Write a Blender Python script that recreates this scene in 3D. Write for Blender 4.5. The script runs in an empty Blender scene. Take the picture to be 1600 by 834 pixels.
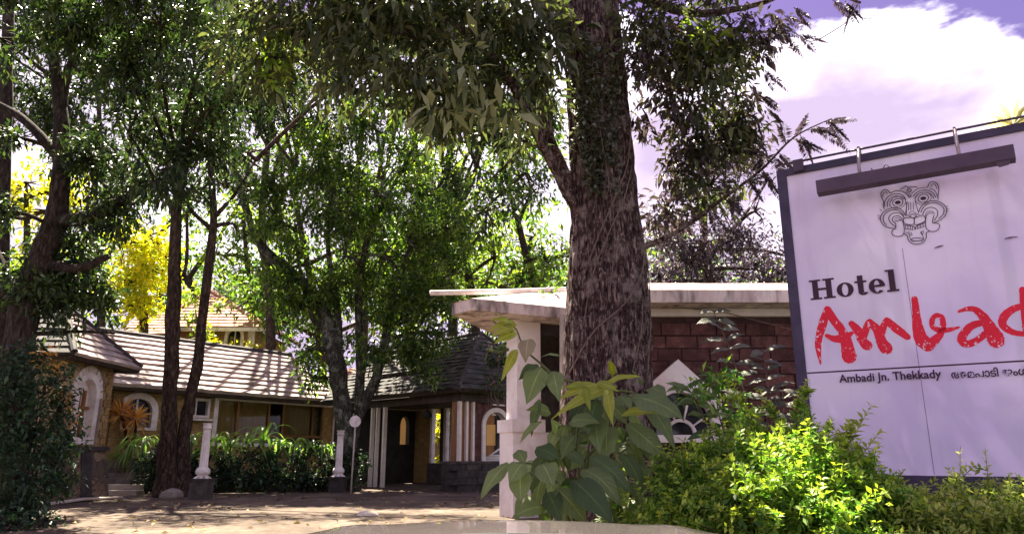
import bpy, math, random
import numpy as np
from mathutils import Vector, Matrix, noise
from mathutils.geometry import tessellate_polygon

S = bpy.context.scene
COL = S.collection
R = math.radians
rng = np.random.default_rng(7)
random.seed(7)

# ------------------------------------------------------------------ camera, sky, sun, exposure
F = 1130.0                      # focal length in photograph pixels (1600 wide)
PITCH = math.atan(295 / F)
EYE = Vector((0, 0, 1.25))
cam = bpy.data.objects.new('camera', bpy.data.cameras.new('camera'))
COL.objects.link(cam)
cam.location = EYE
cam.rotation_euler = (math.pi / 2 + PITCH, 0, 0)
cam.data.sensor_width = 36
cam.data.lens = F / 1600 * 36
cam.data.clip_start = 0.05
cam.data.clip_end = 2000
S.camera = cam

SUN_AZ, SUN_EL = R(-24), R(62)   # azimuth from +Y towards +X
world = bpy.data.worlds.new('World')
S.world = world
world.use_nodes = True
wt = world.node_tree
wt.nodes.clear()
def wn(t, **k):
    n = wt.nodes.new(t)
    for a, b in k.items(): setattr(n, a, b)
    return n
def wl(a, b): wt.links.new(a, b)
sky = wn('ShaderNodeTexSky', sky_type='NISHITA', sun_disc=False, sun_elevation=SUN_EL, sun_rotation=SUN_AZ)
tint = wn('ShaderNodeMix', data_type='RGBA', blend_type='MULTIPLY')
tint.inputs[0].default_value = 1
tint.inputs[7].default_value = (0.26, 0.14, 0.215, 1)
wl(sky.outputs[0], tint.inputs[6])
geo = wn('ShaderNodeTexCoord')
mp = wn('ShaderNodeMapping')
mp.inputs['Location'].default_value = (-2.66, 4.96, -0.3)
mp.inputs['Scale'].default_value = (1.0, 1.0, 1.9)
wl(geo.outputs['Generated'], mp.inputs[0])
n1 = wn('ShaderNodeTexNoise')
n1.inputs['Scale'].default_value = 2.3; n1.inputs['Detail'].default_value = 9; n1.inputs['Roughness'].default_value = 0.52
n1.inputs['Distortion'].default_value = 0.25
wl(mp.outputs[0], n1.inputs['Vector'])
sep = wn('ShaderNodeSeparateXYZ')
wl(geo.outputs['Generated'], sep.inputs[0])
el = wn('ShaderNodeMapRange')       # clouds bank up from the horizon and open to blue higher up
el.inputs['From Min'].default_value = 0.22; el.inputs['From Max'].default_value = 0.60
el.inputs['To Min'].default_value = 0.36; el.inputs['To Max'].default_value = -0.02
wl(sep.outputs['Z'], el.inputs['Value'])
ad = wn('ShaderNodeMath', operation='ADD')
wl(n1.outputs[0], ad.inputs[0]); wl(el.outputs[0], ad.inputs[1])
cm = wn('ShaderNodeMapRange', interpolation_type='SMOOTHSTEP')
cm.inputs['From Min'].default_value = 0.555; cm.inputs['From Max'].default_value = 0.585
wl(ad.outputs[0], cm.inputs['Value'])
mp2 = wn('ShaderNodeMapping')
mp2.inputs['Location'].default_value = (3.6, -4.63, 4.46)
mp2.inputs['Scale'].default_value = (1.0, 1.0, 2.4)
wl(geo.outputs['Generated'], mp2.inputs[0])
n2 = wn('ShaderNodeTexNoise')
n2.inputs['Scale'].default_value = 3.2; n2.inputs['Detail'].default_value = 9; n2.inputs['Roughness'].default_value = 0.5
wl(mp2.outputs[0], n2.inputs['Vector'])
cr = wn('ShaderNodeValToRGB')
cr.color_ramp.elements[0].position = 0.36; cr.color_ramp.elements[0].color = (0.33, 0.265, 0.37, 1)
cr.color_ramp.elements[1].position = 0.76; cr.color_ramp.elements[1].color = (0.97, 0.955, 1.0, 1)
rim = wn('ShaderNodeMapRange', interpolation_type='SMOOTHSTEP')     # thin cloud edges are the brightest
rim.inputs['From Min'].default_value = 0.57; rim.inputs['From Max'].default_value = 0.68
rim.inputs['To Min'].default_value = 0.12; rim.inputs['To Max'].default_value = -0.03
wl(ad.outputs[0], rim.inputs['Value'])
ad2 = wn('ShaderNodeMath', operation='ADD')
ce = cr.color_ramp.elements.new(0.55); ce.color = (0.62, 0.55, 0.66, 1)
wl(n2.outputs[0], ad2.inputs[0]); wl(rim.outputs[0], ad2.inputs[1])
wl(ad2.outputs[0], cr.inputs[0])
cs = wn('ShaderNodeMix', data_type='RGBA', blend_type='MULTIPLY')
cs.inputs[0].default_value = 1
cs.inputs[7].default_value = (3.8, 3.78, 3.85, 1)
wl(cr.outputs[0], cs.inputs[6])
mx = wn('ShaderNodeMix', data_type='RGBA')
wl(cm.outputs[0], mx.inputs[0]); wl(tint.outputs[2], mx.inputs[6]); wl(cs.outputs[2], mx.inputs[7])
bg = wn('ShaderNodeBackground')
bg.inputs['Strength'].default_value = 0.115
wl(mx.outputs[2], bg.inputs['Color'])
wo = wn('ShaderNodeOutputWorld')
wl(bg.outputs[0], wo.inputs['Surface'])

sun_dir = Vector((math.sin(SUN_AZ) * math.cos(SUN_EL), math.cos(SUN_AZ) * math.cos(SUN_EL), math.sin(SUN_EL)))
sl = bpy.data.lights.new('sun', 'SUN')
sl.energy = 5.0; sl.angle = R(0.5); sl.color = (1.0, 0.90, 0.72)
so = bpy.data.objects.new('sun', sl)
COL.objects.link(so)
so.rotation_euler = (-sun_dir).to_track_quat('-Z', 'Y').to_euler()

S.view_settings.view_transform = 'Standard'
S.view_settings.look = 'None'
S.view_settings.exposure = 2.55
S.view_settings.gamma = 1
S.render.engine = 'CYCLES'
cy = S.cycles
cy.max_bounces = 6; cy.diffuse_bounces = 3; cy.glossy_bounces = 2; cy.transmission_bounces = 4; cy.transparent_max_bounces = 6
cy.caustics_reflective = False; cy.caustics_refractive = False
cy.sample_clamp_indirect = 6
try:
    cy.use_denoising = True
except Exception:
    pass

# ------------------------------------------------------------------ helpers
SP, CP = math.sin(PITCH), math.cos(PITCH)
def ray(px, py):
    r, u = px - 800.0, 417.0 - py
    return Vector((r, F * CP - u * SP, F * SP + u * CP))
def at(px, py, Y):
    d = ray(px, py)
    return EYE + d * (Y / d.y)
def ppm(Y): return Y / F                  # metres per photograph pixel at depth Y
def onplane(px, py, O, u):
    """(distance along u, height) where the sight line meets the vertical plane through O along u"""
    d = ray(px, py)
    n = Vector((u[1], -u[0]))
    k = ((O[0] - EYE.x) * n.x + (O[1] - EYE.y) * n.y) / (d.x * n.x + d.y * n.y)
    p = EYE + d * k
    return ((p.x - O[0]) * u[0] + (p.y - O[1]) * u[1], p.z)
def sm(a, b, x):
    t = min(1, max(0, (x - a) / (b - a)))
    return t * t * (3 - 2 * t)
def gz(x, y):
    h = 0.3 * sm(4, 12, y) + 4.0 * sm(30, 52, y) + 9 * sm(55, 120, y)
    h += 0.25 * sm(5.5, 9, x) * sm(2, 6, y)
    return h
def gnd(px, py):
    d = ray(px, py)
    k = (0.3 - EYE.z) / d.z
    p = EYE + d * k
    return p

def tag(o, label=None, cat=None, group=None, kind=None):
    if label: o['label'] = label
    if cat: o['category'] = cat
    if group: o['group'] = group
    if kind: o['kind'] = kind
    return o
BASE = {}
def thing(name, label, cat, loc=(0, 0, 0), group=None):
    o = bpy.data.objects.new(name, None)
    o.empty_display_size = 0.2
    COL.objects.link(o)
    o.location = loc
    BASE[o.name] = Vector(loc)
    return tag(o, label, cat, group)
def link_mesh(name, me, mat, parent=None):
    o = bpy.data.objects.new(name, me)
    COL.objects.link(o)
    for m in (mat if isinstance(mat, (list, tuple)) else [mat]): me.materials.append(m)
    if parent:
        o.parent = parent
        BASE[o.name] = BASE[parent.name]
    else:
        BASE[o.name] = Vector((0, 0, 0))
    return o
def copy_tree(o, parent=None):
    c = o.copy(); COL.objects.link(c); c.parent = parent
    BASE[c.name] = BASE.get(o.name, Vector((0, 0, 0)))
    for ch in list(o.children): copy_tree(ch, c)
    return c

class MB:
    def __init__(s): s.v = []; s.f = []; s.uv = None
    def add(s, vs, fs):
        o = len(s.v)
        s.v += [tuple(v) for v in vs]
        s.f += [tuple(i + o for i in f) for f in fs]
        return s
    def hexa(s, p):      # 8 corners: bottom 0-3 loop, top 4-7 loop
        return s.add(p, [(3, 2, 1, 0), (4, 5, 6, 7), (0, 1, 5, 4), (1, 2, 6, 5), (2, 3, 7, 6), (3, 0, 4, 7)])
    def box(s, x0, x1, y0, y1, z0, z1):
        return s.hexa([(x0, y0, z0), (x1, y0, z0), (x1, y1, z0), (x0, y1, z0), (x0, y0, z1), (x1, y0, z1), (x1, y1, z1), (x0, y1, z1)])
    def slab(s, O, u, t0, t1, n, d0, d1, z0, z1):
        """box along u (2D) from t0..t1, along n (2D) from d0..d1"""
        O = Vector((O[0], O[1])); u = Vector(u); n = Vector(n)
        q = [O + u * t0 + n * d0, O + u * t1 + n * d0, O + u * t1 + n * d1, O + u * t0 + n * d1]
        return s.hexa([(a.x, a.y, z0) for a in q] + [(a.x, a.y, z1) for a in q])
    def tube(s, pts, rads, n=8, cap=True, flut=0):
        pts = [Vector(p) for p in pts]
        if not hasattr(rads, '__len__'): rads = [rads] * len(pts)
        rings = []
        ref = Vector((0.31, 0.17, 0.93))
        for i, p in enumerate(pts):
            d = (pts[min(i + 1, len(pts) - 1)] - pts[max(i - 1, 0)])
            if d.length < 1e-9: d = Vector((0, 0, 1))
            d.normalize()
            a = d.cross(Vector((1, 0.05, 0)) if abs(d.z) > 0.8 else ref).normalized(); b = d.cross(a)
            rings.append([p + (a * math.cos(2 * math.pi * k / n) + b * math.sin(2 * math.pi * k / n)) * rads[i] * (1 - (flut if k % 2 else 0)) for k in range(n)])
        vs = [v for r in rings for v in r]
        fs = []
        for i in range(len(pts) - 1):
            for k in range(n):
                fs.append((i * n + k, i * n + (k + 1) % n, (i + 1) * n + (k + 1) % n, (i + 1) * n + k))
        if cap:
            fs.append(tuple(range(n - 1, -1, -1))); fs.append(tuple((len(pts) - 1) * n + k for k in range(n)))
        return s.add(vs, fs)
    def prism(s, poly, ext):
        poly = [Vector(p) for p in poly]; ext = Vector(ext); n = len(poly)
        fs = [tuple(range(n)), tuple(range(2 * n - 1, n - 1, -1))]
        for i in range(n): fs.append((i, i + n, (i + 1) % n + n, (i + 1) % n))
        return s.add(poly + [p + ext for p in poly], fs)
    def build(s, name, mat, parent=None, smooth=False):
        me = bpy.data.meshes.new(name)
        b = BASE[parent.name] if parent else Vector((0, 0, 0))
        me.from_pydata([(v[0] - b.x, v[1] - b.y, v[2] - b.z) for v in s.v], [], s.f)
        if s.uv:
            ul = me.uv_layers.new(name='UVMap')
            flat = [c for f in s.f for i in f for c in s.uv[i]]
            ul.data.foreach_set('uv', flat)
        me.update()
        if smooth: me.polygons.foreach_set('use_smooth', [True] * len(me.polygons))
        return link_mesh(name, me, mat, parent)

def np_mesh(name, verts, quads, mat, parent=None, attr=None, smooth=False):
    """verts (N,3), quads (M,k) arrays"""
    b = BASE[parent.name] if parent else Vector((0, 0, 0))
    verts = np.asarray(verts, dtype=np.float32) - np.array(b, dtype=np.float32)
    k = quads.shape[1]
    me = bpy.data.meshes.new(name)
    me.vertices.add(len(verts)); me.vertices.foreach_set('co', verts.ravel())
    me.loops.add(quads.size); me.loops.foreach_set('vertex_index', quads.astype(np.int32).ravel())
    me.polygons.add(len(quads))
    me.polygons.foreach_set('loop_start', np.arange(0, quads.size, k, dtype=np.int32))
    me.polygons.foreach_set('loop_total', np.full(len(quads), k, dtype=np.int32))
    if smooth: me.polygons.foreach_set('use_smooth', np.ones(len(quads), dtype=bool))
    me.update(calc_edges=True)
    if attr is not None:
        a = me.attributes.new('young_lit', 'FLOAT', 'POINT'); a.data.foreach_set('value', np.asarray(attr, dtype=np.float32))
    return link_mesh(name, me, mat, parent)

# ------------------------------------------------------------------ materials
class NT:
    def __init__(s, name):
        s.m = bpy.data.materials.new(name); s.m.use_nodes = True
        s.t = s.m.node_tree; s.t.nodes.clear()
        s.out = s.n('ShaderNodeOutputMaterial')
    def n(s, t, ins=None, **k):
        x = s.t.nodes.new(t)
        for a, b in k.items(): setattr(x, a, b)
        for a, b in (ins or {}).items():
            if hasattr(b, 'is_output'): s.t.links.new(b, x.inputs[a])
            else: x.inputs[a].default_value = b
        return x
    def l(s, a, b): s.t.links.new(a, b)
    def noise(s, vec, scale, detail=5, rough=.6, dist=0):
        return s.n('ShaderNodeTexNoise', {'Vector': vec, 'Scale': scale, 'Detail': detail, 'Roughness': rough, 'Distortion': dist}).outputs[0]
    def ramp(s, fac, stops):
        r = s.n('ShaderNodeValToRGB', {0: fac})
        e = r.color_ramp.elements
        while len(e) < len(stops): e.new(0.5)
        for x, (p, c) in zip(e, stops):
            x.position = p; x.color = (c[0], c[1], c[2], 1) if hasattr(c, '__len__') else (c, c, c, 1)
        return r.outputs[0]
    def mix(s, fac, a, b, blend='MIX'):
        x = s.n('ShaderNodeMix', data_type='RGBA', blend_type=blend)
        for k, v in ((0, fac), (6, a), (7, b)):
            if hasattr(v, 'is_output'): s.l(v, x.inputs[k])
            else: x.inputs[k].default_value = (v[0], v[1], v[2], 1) if hasattr(v, '__len__') else v
        return x.outputs[2]
    def math(s, op, a, b=0.0):
        x = s.n('ShaderNodeMath', operation=op)
        for k, v in ((0, a), (1, b)):
            if hasattr(v, 'is_output'): s.l(v, x.inputs[k])
            else: x.inputs[k].default_value = v
        return x.outputs[0]
    def pos(s): return s.n('ShaderNodeNewGeometry').outputs['Position']
    def obj(s): return s.n('ShaderNodeTexCoord').outputs['Object']
    def scaled(s, vec, sc): return s.n('ShaderNodeMapping', {0: vec, 'Scale': sc}).outputs[0]
    def bsdf(s, color, rough=.7, spec=.3, bump=None, bstr=.5, bdist=.02, metal=0, coat=0):
        ins = {'Base Color': color if hasattr(color, 'is_output') else (color[0], color[1], color[2], 1), 'Roughness': rough, 'Specular IOR Level': spec, 'Metallic': metal, 'Coat Weight': coat}
        if bump is not None:
            ins['Normal'] = s.n('ShaderNodeBump', {'Height': bump, 'Strength': bstr, 'Distance': bdist}).outputs[0]
        return s.n('ShaderNodeBsdfPrincipled', ins).outputs[0]
    def done(s, sh): s.l(sh, s.out.inputs['Surface']); return s.m

def mat(name, stops, scale=4, rough=.75, spec=.25, bump=.4, bscale=25, bdist=.02, stain=None, stain_scale=1.2, metal=0, coat=0, detail=6, vec=(1, 1, 1), per_obj=0):
    t = NT(name)
    p = t.scaled(t.pos(), vec)
    if not isinstance(stops[0][0], (int, float)) : raise ValueError
    c = t.ramp(t.noise(p, scale, detail), [(a, b) for a, b in stops])
    if stain:
        c = t.mix(t.ramp(t.noise(p, stain_scale, 7, .65, .4), [(.45, 0.0), (.68, 1.0)]), c, stain)
    if per_obj:
        inf = t.n('ShaderNodeObjectInfo').outputs['Random']
        g = t.ramp(inf, [(0, 1 - per_obj), (1, 1 + per_obj)])
        c = t.mix(1.0, c, g, 'MULTIPLY')
    b = t.noise(p, bscale, 6)
    return t.done(t.bsdf(c, rough, spec, b if bump else None, bump, bdist, metal, coat))

def leafmat(name, cols, trans=.35, rough=.45, spec=.35, young_lit=None, tcol=None):
    """cols: list of leaf colours picked per leaf; age: colour of young sprig tips, brightened to paint sun on them"""
    t = NT(name)
    rnd = t.n('ShaderNodeNewGeometry').outputs['Random Per Island']
    c = t.ramp(rnd, [((i + .5) / len(cols), k) for i, k in enumerate(cols)])
    c = t.mix(t.ramp(t.noise(t.pos(), .55, 3), [(.38, 0.0), (.62, 1.0)]), c, t.mix(1.0, c, (1.5, 1.5, 1.3), 'MULTIPLY'))
    if young_lit is not None:
        a = t.n('ShaderNodeAttribute', attribute_name='young_lit').outputs['Fac']
        c = t.mix(a, c, young_lit)
    p = t.bsdf(c, rough, spec)
    tc = t.mix(1.0, c, tcol or (1.5, 1.7, .7), 'MULTIPLY')
    tr = t.n('ShaderNodeBsdfTranslucent', {0: tc}).outputs[0]
    return t.done(t.n('ShaderNodeMixShader', {0: trans, 1: p, 2: tr}).outputs[0])

def bigleafmat(name, c1, c2, trans=.3, rough=.35):
    t = NT(name)
    uv = t.n('ShaderNodeTexCoord').outputs['UV']
    sp = t.n('ShaderNodeSeparateXYZ', {0: uv})
    d = t.math('ABSOLUTE', t.math('SUBTRACT', sp.outputs[0], .5))
    vein = t.math('PINGPONG', t.math('SUBTRACT', t.math('MULTIPLY', sp.outputs[1], 9.0), t.math('MULTIPLY', d, 4.0)), .5)
    rnd = t.n('ShaderNodeObjectInfo').outputs['Random']
    c = t.ramp(rnd, [(0, c1), (1, c2)])
    c = t.mix(t.noise(t.obj(), 9, 4), c, t.mix(1.0, c, (.6, .62, .6), 'MULTIPLY'))
    mid = t.ramp(d, [(.012, 1.0), (.035, 0.0)])
    vv = t.ramp(vein, [(.0, .22), (.1, 0.0)])
    c = t.mix(t.math('MAXIMUM', mid, vv), c, t.mix(1.0, c, (1.9, 1.8, 1.6), 'MULTIPLY'))
    h = t.math('ADD', t.math('MULTIPLY', vein, 1.0), t.math('MULTIPLY', t.noise(t.obj(), 30, 3), .4))
    p = t.bsdf(c, rough, .45, h, .5, .012)
    tr = t.n('ShaderNodeBsdfTranslucent', {0: t.mix(1.0, c, (1.5, 1.7, .6), 'MULTIPLY')}).outputs[0]
    return t.done(t.n('ShaderNodeMixShader', {0: trans, 1: p, 2: tr}).outputs[0])

def barkmat(name, cols, scale=6, lich=None, bstr=.9, bdist=.05):
    t = NT(name)
    p = t.pos()
    v = t.scaled(p, (1, 1, .30))
    n = t.noise(v, scale * 2, 9, .68, .6)
    c = t.ramp(n, [(.38, cols[0]), (.52, cols[1]), (.64, cols[2])])
    if lich:
        c = t.mix(t.ramp(t.noise(p, 4.2, 8, .7), [(.52, 0.0), (.64, 1.0)]), c, lich)
    h = t.math('ADD', n, t.math('MULTIPLY', t.noise(p, 40, 5), .25))
    return t.done(t.bsdf(c, .9, .15, h, bstr, bdist))

def mosaicmat(name, cols, mortar, scale=6, squash=1.0, edge=.05, bdist=.03):
    t = NT(name)
    p = t.scaled(t.pos(), (1, 1, squash))
    w = t.n('ShaderNodeVectorMath', {0: p, 1: t.n('ShaderNodeTexNoise', {'Vector': p, 'Scale': 3.0, 'Detail': 4}).outputs[1]}, operation='ADD').outputs[0]
    vo = t.n('ShaderNodeTexVoronoi', {'Vector': w, 'Scale': scale})
    ve = t.n('ShaderNodeTexVoronoi', {'Vector': w, 'Scale': scale}, feature='DISTANCE_TO_EDGE')
    sx = t.n('ShaderNodeSeparateColor', {0: vo.outputs['Color']})
    c = t.ramp(sx.outputs[0], [((i + .5) / len(cols), k) for i, k in enumerate(cols)])
    c = t.mix(t.noise(p, 14, 6), c, t.mix(1.0, c, (.5, .48, .45), 'MULTIPLY'))
    e = t.ramp(ve.outputs['Distance'], [(edge * .5, 0.0), (edge, 1.0)])
    c = t.mix(e, mortar, c)
    h = t.math('ADD', e, t.math('MULTIPLY', t.noise(p, 30, 5), .4))
    return t.done(t.bsdf(c, .85, .2, h, .8, bdist))

M = {}
M['white_plaster'] = mat('white_plaster', [(.3, (.78, .73, .72)), (.7, (.86, .82, .81))], 2.5, .7, bump=.25, bscale=30, bdist=.01, stain=(.62, .52, .50), stain_scale=1.7)
M['roof_plaster'] = mat('roof_plaster', [(.3, (.55, .44, .42)), (.7, (.78, .69, .66))], 3.5, .8, bump=.4, bscale=30, stain=(.10, .075, .07), stain_scale=4.2, vec=(1, 1, .3))
M['white_paint'] = mat('white_paint', [(.3, (.70, .64, .62)), (.7, (.82, .77, .75))], 5, .5, bump=.1, bdist=.005, stain=(.5, .42, .38), stain_scale=3)
M['dirt_white'] = mat('dirt_white', [(.3, (.60, .54, .50)), (.7, (.74, .68, .62))], 6, .6, bump=.2, bdist=.005)
M['tile_pale'] = mat('tile_pale', [(.3, (.32, .25, .22)), (.5, (.48, .395, .36)), (.72, (.62, .54, .51))], 2.2, .85, bump=.5, bscale=18, bdist=.02, stain=(.20, .15, .14), stain_scale=1.1, per_obj=.12)
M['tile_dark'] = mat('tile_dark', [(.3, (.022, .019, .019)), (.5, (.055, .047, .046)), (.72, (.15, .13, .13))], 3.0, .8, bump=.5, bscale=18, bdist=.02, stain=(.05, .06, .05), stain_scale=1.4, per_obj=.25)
M['tile_red'] = mat('tile_red', [(.3, (.34, .17, .11)), (.7, (.55, .33, .25))], 3, .85, bump=.5, per_obj=.15)
M['ridge_dark'] = mat('ridge_dark', [(.3, (.03, .025, .025)), (.7, (.07, .06, .06))], 4, .8)
M['ochre_wall'] = mosaicmat('ochre_wall', [(.50, .33, .13), (.36, .24, .10), (.58, .40, .17), (.44, .30, .13)], (.22, .16, .10), 5.5, 1.6)
M['ochre_brick'] = mosaicmat('ochre_brick', [(.50, .33, .13), (.40, .25, .10), (.55, .38, .17)], (.20, .14, .08), 5.5, 2.0)
M['stone_mosaic'] = mosaicmat('stone_mosaic', [(.46, .32, .15), (.32, .23, .12), (.55, .40, .20), (.20, .14, .08)], (.46, .38, .27), 4.2, 1.2)
M['stone_base'] = mosaicmat('stone_base', [(.24, .17, .12), (.15, .12, .09), (.32, .23, .16), (.10, .085, .07)], (.07, .055, .045), 3.2, 1.3)
M['stone_dark'] = mat('stone_dark', [(.3, (.028, .025, .024)), (.7, (.085, .073, .066))], 5, .85, bump=.7, bscale=15, bdist=.03, per_obj=.3)
M['stone_grey'] = mat('stone_grey', [(.3, (.16, .13, .11)), (.7, (.32, .27, .23))], 5, .85, bump=.7, bscale=15, bdist=.03, per_obj=.2)
M['rock_pale'] = mat('rock_pale', [(.3, (.42, .36, .30)), (.7, (.60, .54, .47))], 7, .9, bump=.7, bscale=20, bdist=.02)
M['dark_wood'] = mat('dark_wood', [(.3, (.03, .022, .018)), (.7, (.075, .055, .045))], 8, .7, vec=(1, 1, .2))
M['brown_wood'] = mat('brown_wood', [(.3, (.16, .075, .03)), (.7, (.30, .15, .06))], 8, .6, vec=(1, 1, .2))
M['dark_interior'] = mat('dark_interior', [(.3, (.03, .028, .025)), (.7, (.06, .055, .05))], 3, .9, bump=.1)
M['brick'] = mat('laterite_brick', [(.3, (.05, .022, .022)), (.5, (.095, .04, .038)), (.7, (.16, .075, .068))], 5, .9, bump=.8, bscale=22, bdist=.02, per_obj=.38)
M['mortar'] = mat('mortar', [(.3, (.04, .022, .022)), (.7, (.08, .045, .042))], 6, .95, bump=.6)
M['curtain'] = mat('curtain', [(.3, (.50, .30, .10)), (.7, (.68, .44, .17))], 2, .85, spec=.1, bump=.1, vec=(1, 1, .1))
M['panel_dark'] = mat('panel_dark', [(.3, (.05, .032, .055)), (.7, (.085, .055, .09))], 4, .5, bump=.1)
M['navy_metal'] = mat('navy_metal', [(.3, (.035, .028, .06)), (.7, (.07, .05, .10))], 5, .5, bump=.15, bdist=.004)
M['bar_purple'] = mat('bar_purple', [(.3, (.07, .042, .075)), (.7, (.10, .065, .105))], 5, .5, bump=.1, bdist=.004)
M['print_dark'] = mat('print_dark', [(.3, (.035, .012, .03)), (.7, (.06, .022, .05))], 9, .6, bump=0)
M['metal_grey'] = mat('metal_grey', [(.3, (.28, .22, .24)), (.7, (.42, .36, .37))], 7, .45, bump=.1, metal=.3)
M['pipe'] = mat('pipe', [(.3, (.42, .36, .30)), (.7, (.58, .52, .46))], 5, .5, bump=.2, stain=(.25, .19, .15))
M['black_rubber'] = mat('black_rubber', [(.3, (.02, .02, .02)), (.7, (.035, .035, .035))], 9, .8)
M['red_petal'] = leafmat('orange_petal', [(.75, .30, .03), (.8, .42, .05)], .3)
def signmat():
    t = NT('sign_face')
    p = t.pos()
    c = t.ramp(t.noise(p, .9, 5, .55, .3), [(.35, (.72, .62, .87)), (.5, (.81, .72, .93)), (.65, (.86, .79, .95))])  # lilac base carries the violet windscreen glare on a white board
    drip = t.noise(t.scaled(p, (3, 3, .35)), 2.4, 7, .6)
    c = t.mix(t.ramp(drip, [(.56, 0.0), (.78, .40)]), c, (.62, .48, .62))
    p_ = t.bsdf(c, .45, .3, t.noise(p, 1.6, 3), .25, .05)      # flex sheet: daylight from behind glows through it
    tr = t.n('ShaderNodeBsdfTranslucent', {0: c}).outputs[0]
    return t.done(t.n('ShaderNodeMixShader', {0: .16, 1: p_, 2: tr}).outputs[0])
M['sign_face'] = signmat()
def redprint():
    t = NT('red_print')
    p = t.pos()
    n = t.noise(p, 26, 4, .7)
    c = t.mix(t.ramp(t.math('ADD', n, t.math('MULTIPLY', t.noise(p, 3.2, 2), .3)), [(.755, 0.0), (.785, 1.0)]), t.ramp(t.noise(p, 3, 3), [(.3, (.66, .006, .03)), (.7, (.78, .010, .045))]), (.78, .66, .80))
    return t.done(t.bsdf(c, .5, .3))
M['red_print'] = redprint()
def glassmat(name, tintc=(.02, .025, .03)):
    t = NT(name)
    g = t.n('ShaderNodeBsdfGlossy', {0: (1, 1, 1, 1), 'Roughness': .03}).outputs[0]
    tr = t.n('ShaderNodeBsdfTransparent', {0: (.75, .78, .76, 1)}).outputs[0]
    f = t.n('ShaderNodeFresnel', {0: 1.25}).outputs[0]
    return t.done(t.n('ShaderNodeMixShader', {0: f, 1: tr, 2: g}).outputs[0])
M['glass'] = glassmat('glass')
M['dark_glass'] = mat('dark_glass', [(.3, (.012, .013, .016)), (.7, (.02, .022, .026))], 2, .08, spec=.5, bump=0)
def paint(name, c):
    t = NT(name)
    fl = t.noise(t.pos(), 900, 2)
    col = t.mix(fl, (c[0] * .85, c[1] * .85, c[2] * .85), (c[0] * 1.1, c[1] * 1.1, c[2] * 1.1))
    dust = t.ramp(t.noise(t.pos(), 7, 8, .75), [(.42, 0.0), (.75, .35)])
    col = t.mix(dust, col, (.42, .36, .33))
    return t.done(t.bsdf(col, .25, .4, metal=.4, coat=1.0))
M['car_paint'] = paint('car_paint', (.20, .165, .17))
M['white_car_paint'] = paint('white_car_paint', (.78, .77, .76))
def groundmat():
    t = NT('driveway_surface')
    p = t.pos()
    a = t.noise(p, .7, 8, .62, .5)
    b = t.noise(p, 9, 8, .7)
    c = t.ramp(t.math('ADD', t.math('MULTIPLY', a, .6), t.math('MULTIPLY', b, .4)), [(.35, (.040, .029, .023)), (.5, (.10, .073, .055)), (.65, (.20, .15, .115))])
    c = t.mix(t.ramp(t.noise(p, 55, 3, .8), [(.6, 0.0), (.7, .8)]), c, (.10, .07, .05))
    h = t.math('ADD', b, t.math('MULTIPLY', t.noise(p, 60, 5), .5))
    return t.done(t.bsdf(c, .9, .2, h, .6, .02))
M['driveway'] = groundmat()
M['soil'] = mat('soil', [(.3, (.03, .024, .014)), (.5, (.035, .045, .016)), (.7, (.06, .06, .028))], 2.5, .95, bump=.8, bscale=12, bdist=.06)
M['bark_big'] = barkmat('bark_big', [(.018, .010, .011), (.105, .062, .060), (.48, .36, .33)], 13, (.36, .29, .27), 1.0, .13)
M['bark_dark'] = barkmat('bark_dark', [(.015, .011, .010), (.04, .030, .025), (.09, .07, .055)], 9)
M['bark_pale'] = barkmat('bark_pale', [(.018, .017, .014), (.05, .047, .038), (.12, .115, .095)], 9, (.20, .215, .17))
M['bark_slim'] = barkmat('bark_slim', [(.015, .010, .007), (.045, .030, .022), (.12, .085, .06)], 9)
M['vine'] = mat('vine', [(.3, (.08, .05, .04)), (.7, (.19, .14, .12))], 12, .85)
M['stem_green'] = mat('stem_green', [(.3, (.06, .08, .025)), (.7, (.13, .14, .05))], 12, .6)
M['leaf_mango'] = leafmat('leaf_mango', [(.012, .024, .014), (.02, .038, .019), (.032, .056, .022), (.06, .085, .03)], .25, .4, .35)
M['leaf_mid'] = leafmat('leaf_mid', [(.02, .044, .018), (.038, .075, .024), (.07, .115, .03), (.12, .16, .04)], .45, tcol=(2.3, 2.6, .7))
M['leaf_bright'] = leafmat('leaf_bright', [(.09, .15, .03), (.14, .21, .04), (.20, .24, .05), (.07, .12, .03)], .5, tcol=(1.9, 2.0, .6))
M['leaf_big'] = leafmat('leaf_big', [(.03, .045, .028), (.05, .062, .034), (.075, .085, .05), (.10, .105, .06)], .3, .5)
M['leaf_maroon_veil'] = leafmat('leaf_maroon_veil', [(.040, .028, .040), (.052, .038, .048), (.06, .05, .046), (.07, .075, .05)], .3, .5, tcol=(1.3, 1.15, 1.0))  # maroon tint puts the windscreen glare into the leaf colour
M['leaf_grey'] = leafmat('leaf_grey', [(.10, .12, .075), (.15, .165, .11), (.20, .21, .15)], .35, .5)
M['leaf_violet_veil'] = leafmat('leaf_violet_veil', [(.035, .03, .045), (.05, .04, .06), (.07, .055, .07)], .3, .5, tcol=(1.3, 1.1, 1.2))  # violet cast of the glare painted into these leaves
M['leaf_yellow'] = leafmat('leaf_yellow', [(.55, .48, .02), (.66, .58, .03), (.46, .44, .03), (.30, .36, .04)], .5, tcol=(1.1, 1.2, .5))
M['leaf_orange'] = leafmat('leaf_orange', [(.62, .30, .08), (.72, .42, .10), (.70, .50, .16)], .4, tcol=(1.3, 1.1, .6))
M['leaf_golden'] = leafmat('leaf_golden', [(.03, .095, .02), (.06, .15, .028), (.11, .22, .04), (.19, .29, .05)], .4, .45, .3, young_lit=(.56, .60, .06))
M['leaf_dusky'] = leafmat('leaf_dusky', [(.08, .14, .03), (.15, .21, .045), (.24, .29, .08)], .4, .5, young_lit=(.56, .52, .17))
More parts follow.
